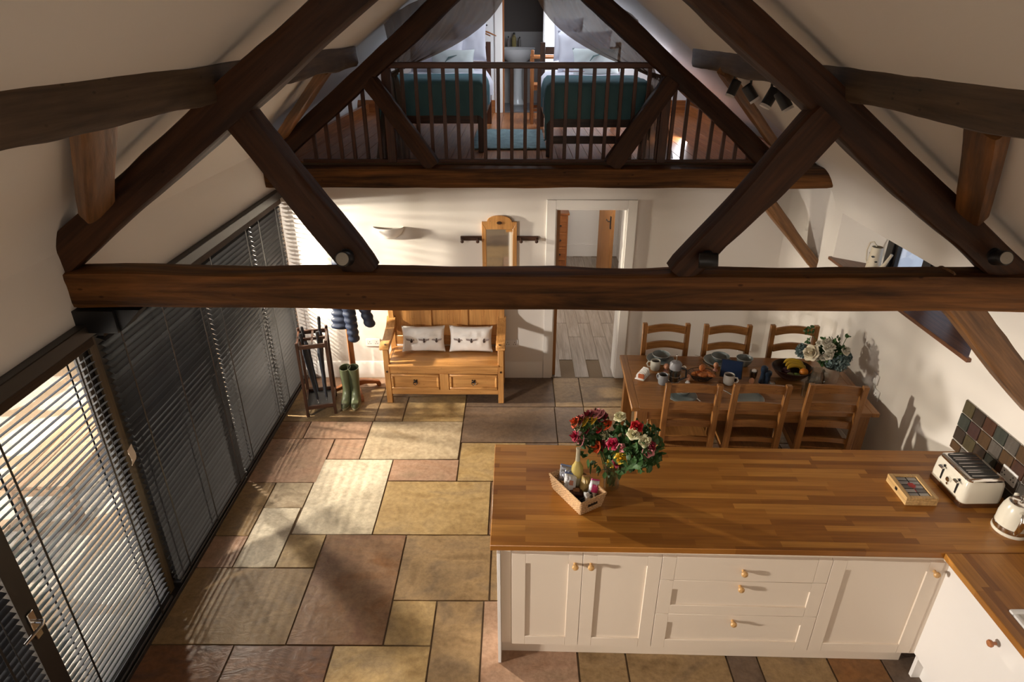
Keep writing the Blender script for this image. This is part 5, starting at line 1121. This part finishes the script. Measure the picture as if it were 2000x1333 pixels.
# pastries in a wire basket
pc = tp(1369, 740); t = thing('wire_basket', 'black wire basket heaped with pastries on the table', 'basket', pc); b = MB()
for z, r in ((.004, .07), (.03, .095), (.055, .115)): b.tube([(r*math.cos(2*PI*i/24), r*.8*math.sin(2*PI*i/24), z) for i in range(25)], .0028, 5, caps=False)
for i in range(12):
    a = 2*PI*i/12; b.tube([(.0, .0, .004), (.07*math.cos(a), .056*math.sin(a), .004), (.115*math.cos(a), .092*math.sin(a), .055)], .002, 4)
b.build('wires', M['black'], t); crm = plain('croissant_crust', (.42, .13, .03), .4, vary=.5, bscale=60)
for k, (x, y, z, rz, lb) in enumerate(((-.045, .02, .045, .4, 'golden croissant at the left of the wire basket'), (.045, .03, .05, -.5, 'golden croissant at the right of the wire basket'), (.0, -.03, .06, .1, 'golden croissant at the front of the wire basket'), (.0, .04, .085, 1.2, 'golden croissant on top of the heap in the wire basket'), (.065, -.03, .06, -.9, 'golden croissant hanging over the right rim of the wire basket'))):
    e = thing('croissant', lb, 'croissant', pc+Vector((x, y, z)), rz, 'croissants in the wire basket'); R = []
    for i in range(17):
        s = -1+i/8; a = s*1.0; r = .006+.022*(1-s*s)*(.8+.2*abs(math.cos(i*PI/2.4))); cpt = Vector((.055*math.sin(a), -.03*math.cos(a)+.02, 0)); tn = Vector((math.cos(a), math.sin(a), 0)); nn = Vector((-tn.y, tn.x, 0))
        R.append([cpt+nn*math.cos(2*PI*j/12)*r+Vector((0, 0, 1))*math.sin(2*PI*j/12)*r*.85 for j in range(12)])
    MB().rings(R).build('crust', crm, e, ang=35)
# tablet
t = thing('tablet', 'dark tablet with a navy screen propped up on the table', 'tablet', tp(1428, 742)+Vector((0, .03, .072)), rot=(-.75, .0, -.32))
MB().box(-.088, .088, -.006, .006, -.068, .09).build('case', M['black'], t, bevel=.004); MB().box(-.080, .080, -.0075, -.006, -.06, .082).build('screen', plain('navy_screen', (.015, .03, .075), .15), t)
MB().box(-.05, .05, .012, .018, -.09, .03).build('stand', M['black'], t)
nv = plain('navy_mill', (.012, .025, .05), .35)
for px, py, h, lb in ((1488, 748, .16, 'taller dark blue mill left of the fruit bowl'), (1497, 750, .125, 'shorter dark blue mill touching the fruit bowl')):
    t = thing('pepper_mill', lb, 'mill', tp(px, py), group='dark blue mills'); MB().lathe([(.028, 0), (.029, .01), (.021, h*.45), (.022, h*.6)], n=20).build('body', nv, t); MB().lathe([(.022, h*.6), (.029, h*.75), (.027, h*.92), (.01, h), (.001, h)], n=20, caps=False).build('cap', nv, t)
t = thing('dessert_glass', 'glass of dark dessert topped with cream left of the mills', 'glass', tp(1470, 738)); MB().lathe([(.028, 0), (.033, .07), (.031, .07), (.026, .004), (.001, .004)], n=20, caps=False).build('glass', M['clear'], t); MB().lathe([(.001, .005), (.025, .005), (.029, .055), (.001, .056)], n=20, caps=False).build('dessert', M['brownliq'], t)
b = MB(); [b.ball((random.uniform(-.014, .014), random.uniform(-.014, .014), .066), .014, 8, 6) for _ in range(6)]; b.build('cream', M['linen'], t)
t = thing('glass_jar', 'little clear glass jar in front of the fruit bowl', 'jar', tp(1506, 757)); MB().lathe([(.026, 0), (.028, .004), (.028, .045), (.024, .052), (.022, .052), (.025, .044), (.001, .004)], n=20, caps=False).build('body', M['clear'], t)
# fruit bowl
fc = tp(1543, 738); t = thing('fruit_bowl', 'large dark striped fruit bowl near the flower vase', 'bowl', fc); dk = plain('bowl_dark', (.035, .018, .015), .3); st = plain('bowl_cream_stripe', (.46, .36, .22), .35)
def bp(a, s): r = lerp(.05, .165, s**.75); return r*math.cos(a), r*.92*math.sin(a), .006+.095*s**1.5
MB().grid(40, 8, lambda u, v: bp(2*PI*u, v), .006).build('dish', dk, t, ang=70)
for k in range(16):
    a0 = 2*PI*k/16
    MB().grid(3, 5, lambda u, v: Vector(bp(a0+.16*(u-.5)+.25*v, .55+.42*v))+Vector((-math.cos(a0)*.002, -math.sin(a0)*.002, .0018)), .0008).build('stripe', st, t, ang=80)
MB().lathe([(.05, 0), (.048, .008), (.001, .008)], n=20, caps=False).build('foot', dk, t)
by = plain('banana_yellow', (.62, .40, .03), .4, vary=.15, bscale=20); bt = M['black']
for k, (off, rz, lb) in enumerate(((0, .25, 'yellow banana nearest the rim in the fruit bowl'), (.032, .15, 'yellow banana in the middle of the bunch in the fruit bowl'), (.064, .05, 'yellow banana at the back of the bunch in the fruit bowl'))):
    e = thing('banana', lb, 'banana', fc+Vector((.02, .0+off, .085+.008*k)), rz, 'bananas in the fruit bowl'); P = [(.085*math.cos(a), .085*math.sin(a)*.9-.05, .018*math.sin(a)) for a in [lerp(.25, 2.6, i/10) for i in range(11)]]
    MB().tube(P, [.006, .013, .017, .018, .0185, .0185, .018, .017, .014, .009, .006], 8).build('peel', by, e, ang=60); MB().tube([P[-1], (P[-1][0]-.015, P[-1][1]-.012, P[-1][2])], .005, 6).build('stalk', bt, e)
for x, y, z, r, c, nm, lb in ((.085, -.04, .075, .036, (.75, .24, .02), 'orange', 'bright orange at the right side of the fruit bowl'), (-.045, -.0, .06, .038, (.07, .02, .03), 'plum', 'dark plum at the left side of the fruit bowl'), (.01, -.08, .055, .034, (.10, .17, .03), 'apple', 'green apple at the front of the fruit bowl'), (-.04, -.075, .06, .03, (.12, .13, .04), 'apple', 'small dull green apple left of the other apple'), (.1, .03, .08, .028, (.62, .4, .05), 'lemon', 'yellow lemon at the right back of the fruit bowl')):
    e = thing(nm, lb, 'fruit', fc+Vector((x, y, z)), group=None); MB().ball((0, 0, 0), r, 16, 11, (1, 1, .93)).build('skin', plain('fruit_'+nm+str(x), c, .45, bump=.1), e); MB().tube([(0, 0, r*.88), (.002, 0, r*1.05)], .002, 5).build('stalk', M['black'], e)
# water jug and glasses
t = thing('water_jug', 'clear glass water jug in front of the flower vase', 'jug', tp(1591, 752), -.2); MB().lathe([(.055, 0), (.062, .01), (.062, .09), (.05, .125), (.054, .14), (.051, .14), (.047, .125), (.058, .09), (.058, .012), (.001, .006)], n=26, caps=False).build('body', M['clear'], t); MB().tube([(.055, 0, .12), (.095, 0, .11), (.09, 0, .05), (.06, 0, .035)], .006, 8).build('handle', M['clear'], t)
for px, py, lb in ((1577, 765, 'clear tumbler left of the water jug'), (1570, 775, 'clear tumbler nearest the right hand chair')):
    t = thing('tumbler', lb, 'glass', tp(px, py), group='tumblers by the water jug'); MB().lathe([(.026, 0), (.032, .085), (.030, .085), (.024, .006), (.001, .006)], n=20, caps=False).build('body', M['clear'], t)
# white flowers
vb2 = tp(1617, 748); t = thing('flower_vase', 'pale frosted vase holding the white flowers at the right end of the table', 'vase', vb2); MB().lathe([(.05, 0), (.062, .01), (.068, .08), (.058, .14), (.062, .15), (.058, .15), (.05, .13), (.001, .12)], n=26, caps=False).build('body', plain('frosted_vase', (.42, .34, .28), .35), t, ang=60)
fb = thing('flower_arrangement', 'arrangement of cream roses, blue green hydrangeas and dark leaves by the right wall', 'flowers', vb2)
C2 = Vector((2.585, 4.70, 1.01)); cr_ = rosemesh('rose_cream_large', pet('petal_ivory', (.70, .62, .46)), .048, 5); wm_ = rosemesh('rose_white_small', pet('petal_white', (.66, .62, .52)), .022, 6)
def f2(x, y, R=.14): return onball(1440+x/6.667, 620+y/6.667, C2, R)
for x, y, me, s in ((955, 460, cr_, 1.05), (1160, 320, wm_, 1.3), (1060, 320, wm_, .9), (1180, 390, wm_, 1.2), (1215, 450, wm_, 1.1), (1190, 500, wm_, 1.2), (1050, 520, wm_, 1), (1240, 370, wm_, 1), (1200, 290, wm_, .9), (1110, 530, wm_, .9), (1430, 430, wm_, 1.4)):
    p = f2(x, y, .19 if me is cr_ else .15); n = (p-C2+Vector((0, -.04, .08))).normalized(); o = link('rose', me, fb, p-vb2-n*.02); o.rotation_euler = n.to_track_quat('Z', 'Y').to_euler(); o.scale = (s,)*3
M['hyd'] = plain('hydrangea_blue', (.15, .22, .22), .7, vary=.45, bscale=60)
for x, y, r in ((850, 440, .06), (1330, 590, .075), (1210, 590, .04), (1420, 520, .045)):
    b = MB(); leafcloud(b, f2(x, y, .13)-vb2, r, 380, .026); o = b.build('hydrangea', M['hyd'], fb); o['kind'] = 'stuff'
b = MB(); leafcloud(b, C2-vb2-Vector((0, 0, .01)), .12, 320, .045); 
for x, y in ((1435, 250), (1285, 310), (1320, 270), (1130, 270), (1380, 400), (1340, 460), (1110, 590), (930, 550), (1180, 590), (920, 210), (960, 130), (980, 190), (900, 170), (940, 290), (920, 330)): leafcloud(b, f2(x, y, .15)-vb2, .018, 5, .038)
o = b.build('foliage', M['leaf2'], fb); o['kind'] = 'stuff'
b = MB()
for x, y in ((1435, 250), (930, 150), (1285, 300), (1330, 590), (955, 460), (850, 440), (1180, 390)): q = f2(x, y, .12)-vb2; b.tube([Vector((0, 0, .02)), Vector((0, 0, .14)), q*.5+Vector((0, 0, .09)), q], .0025, 5)
b.build('stems', M['leaf'], fb)
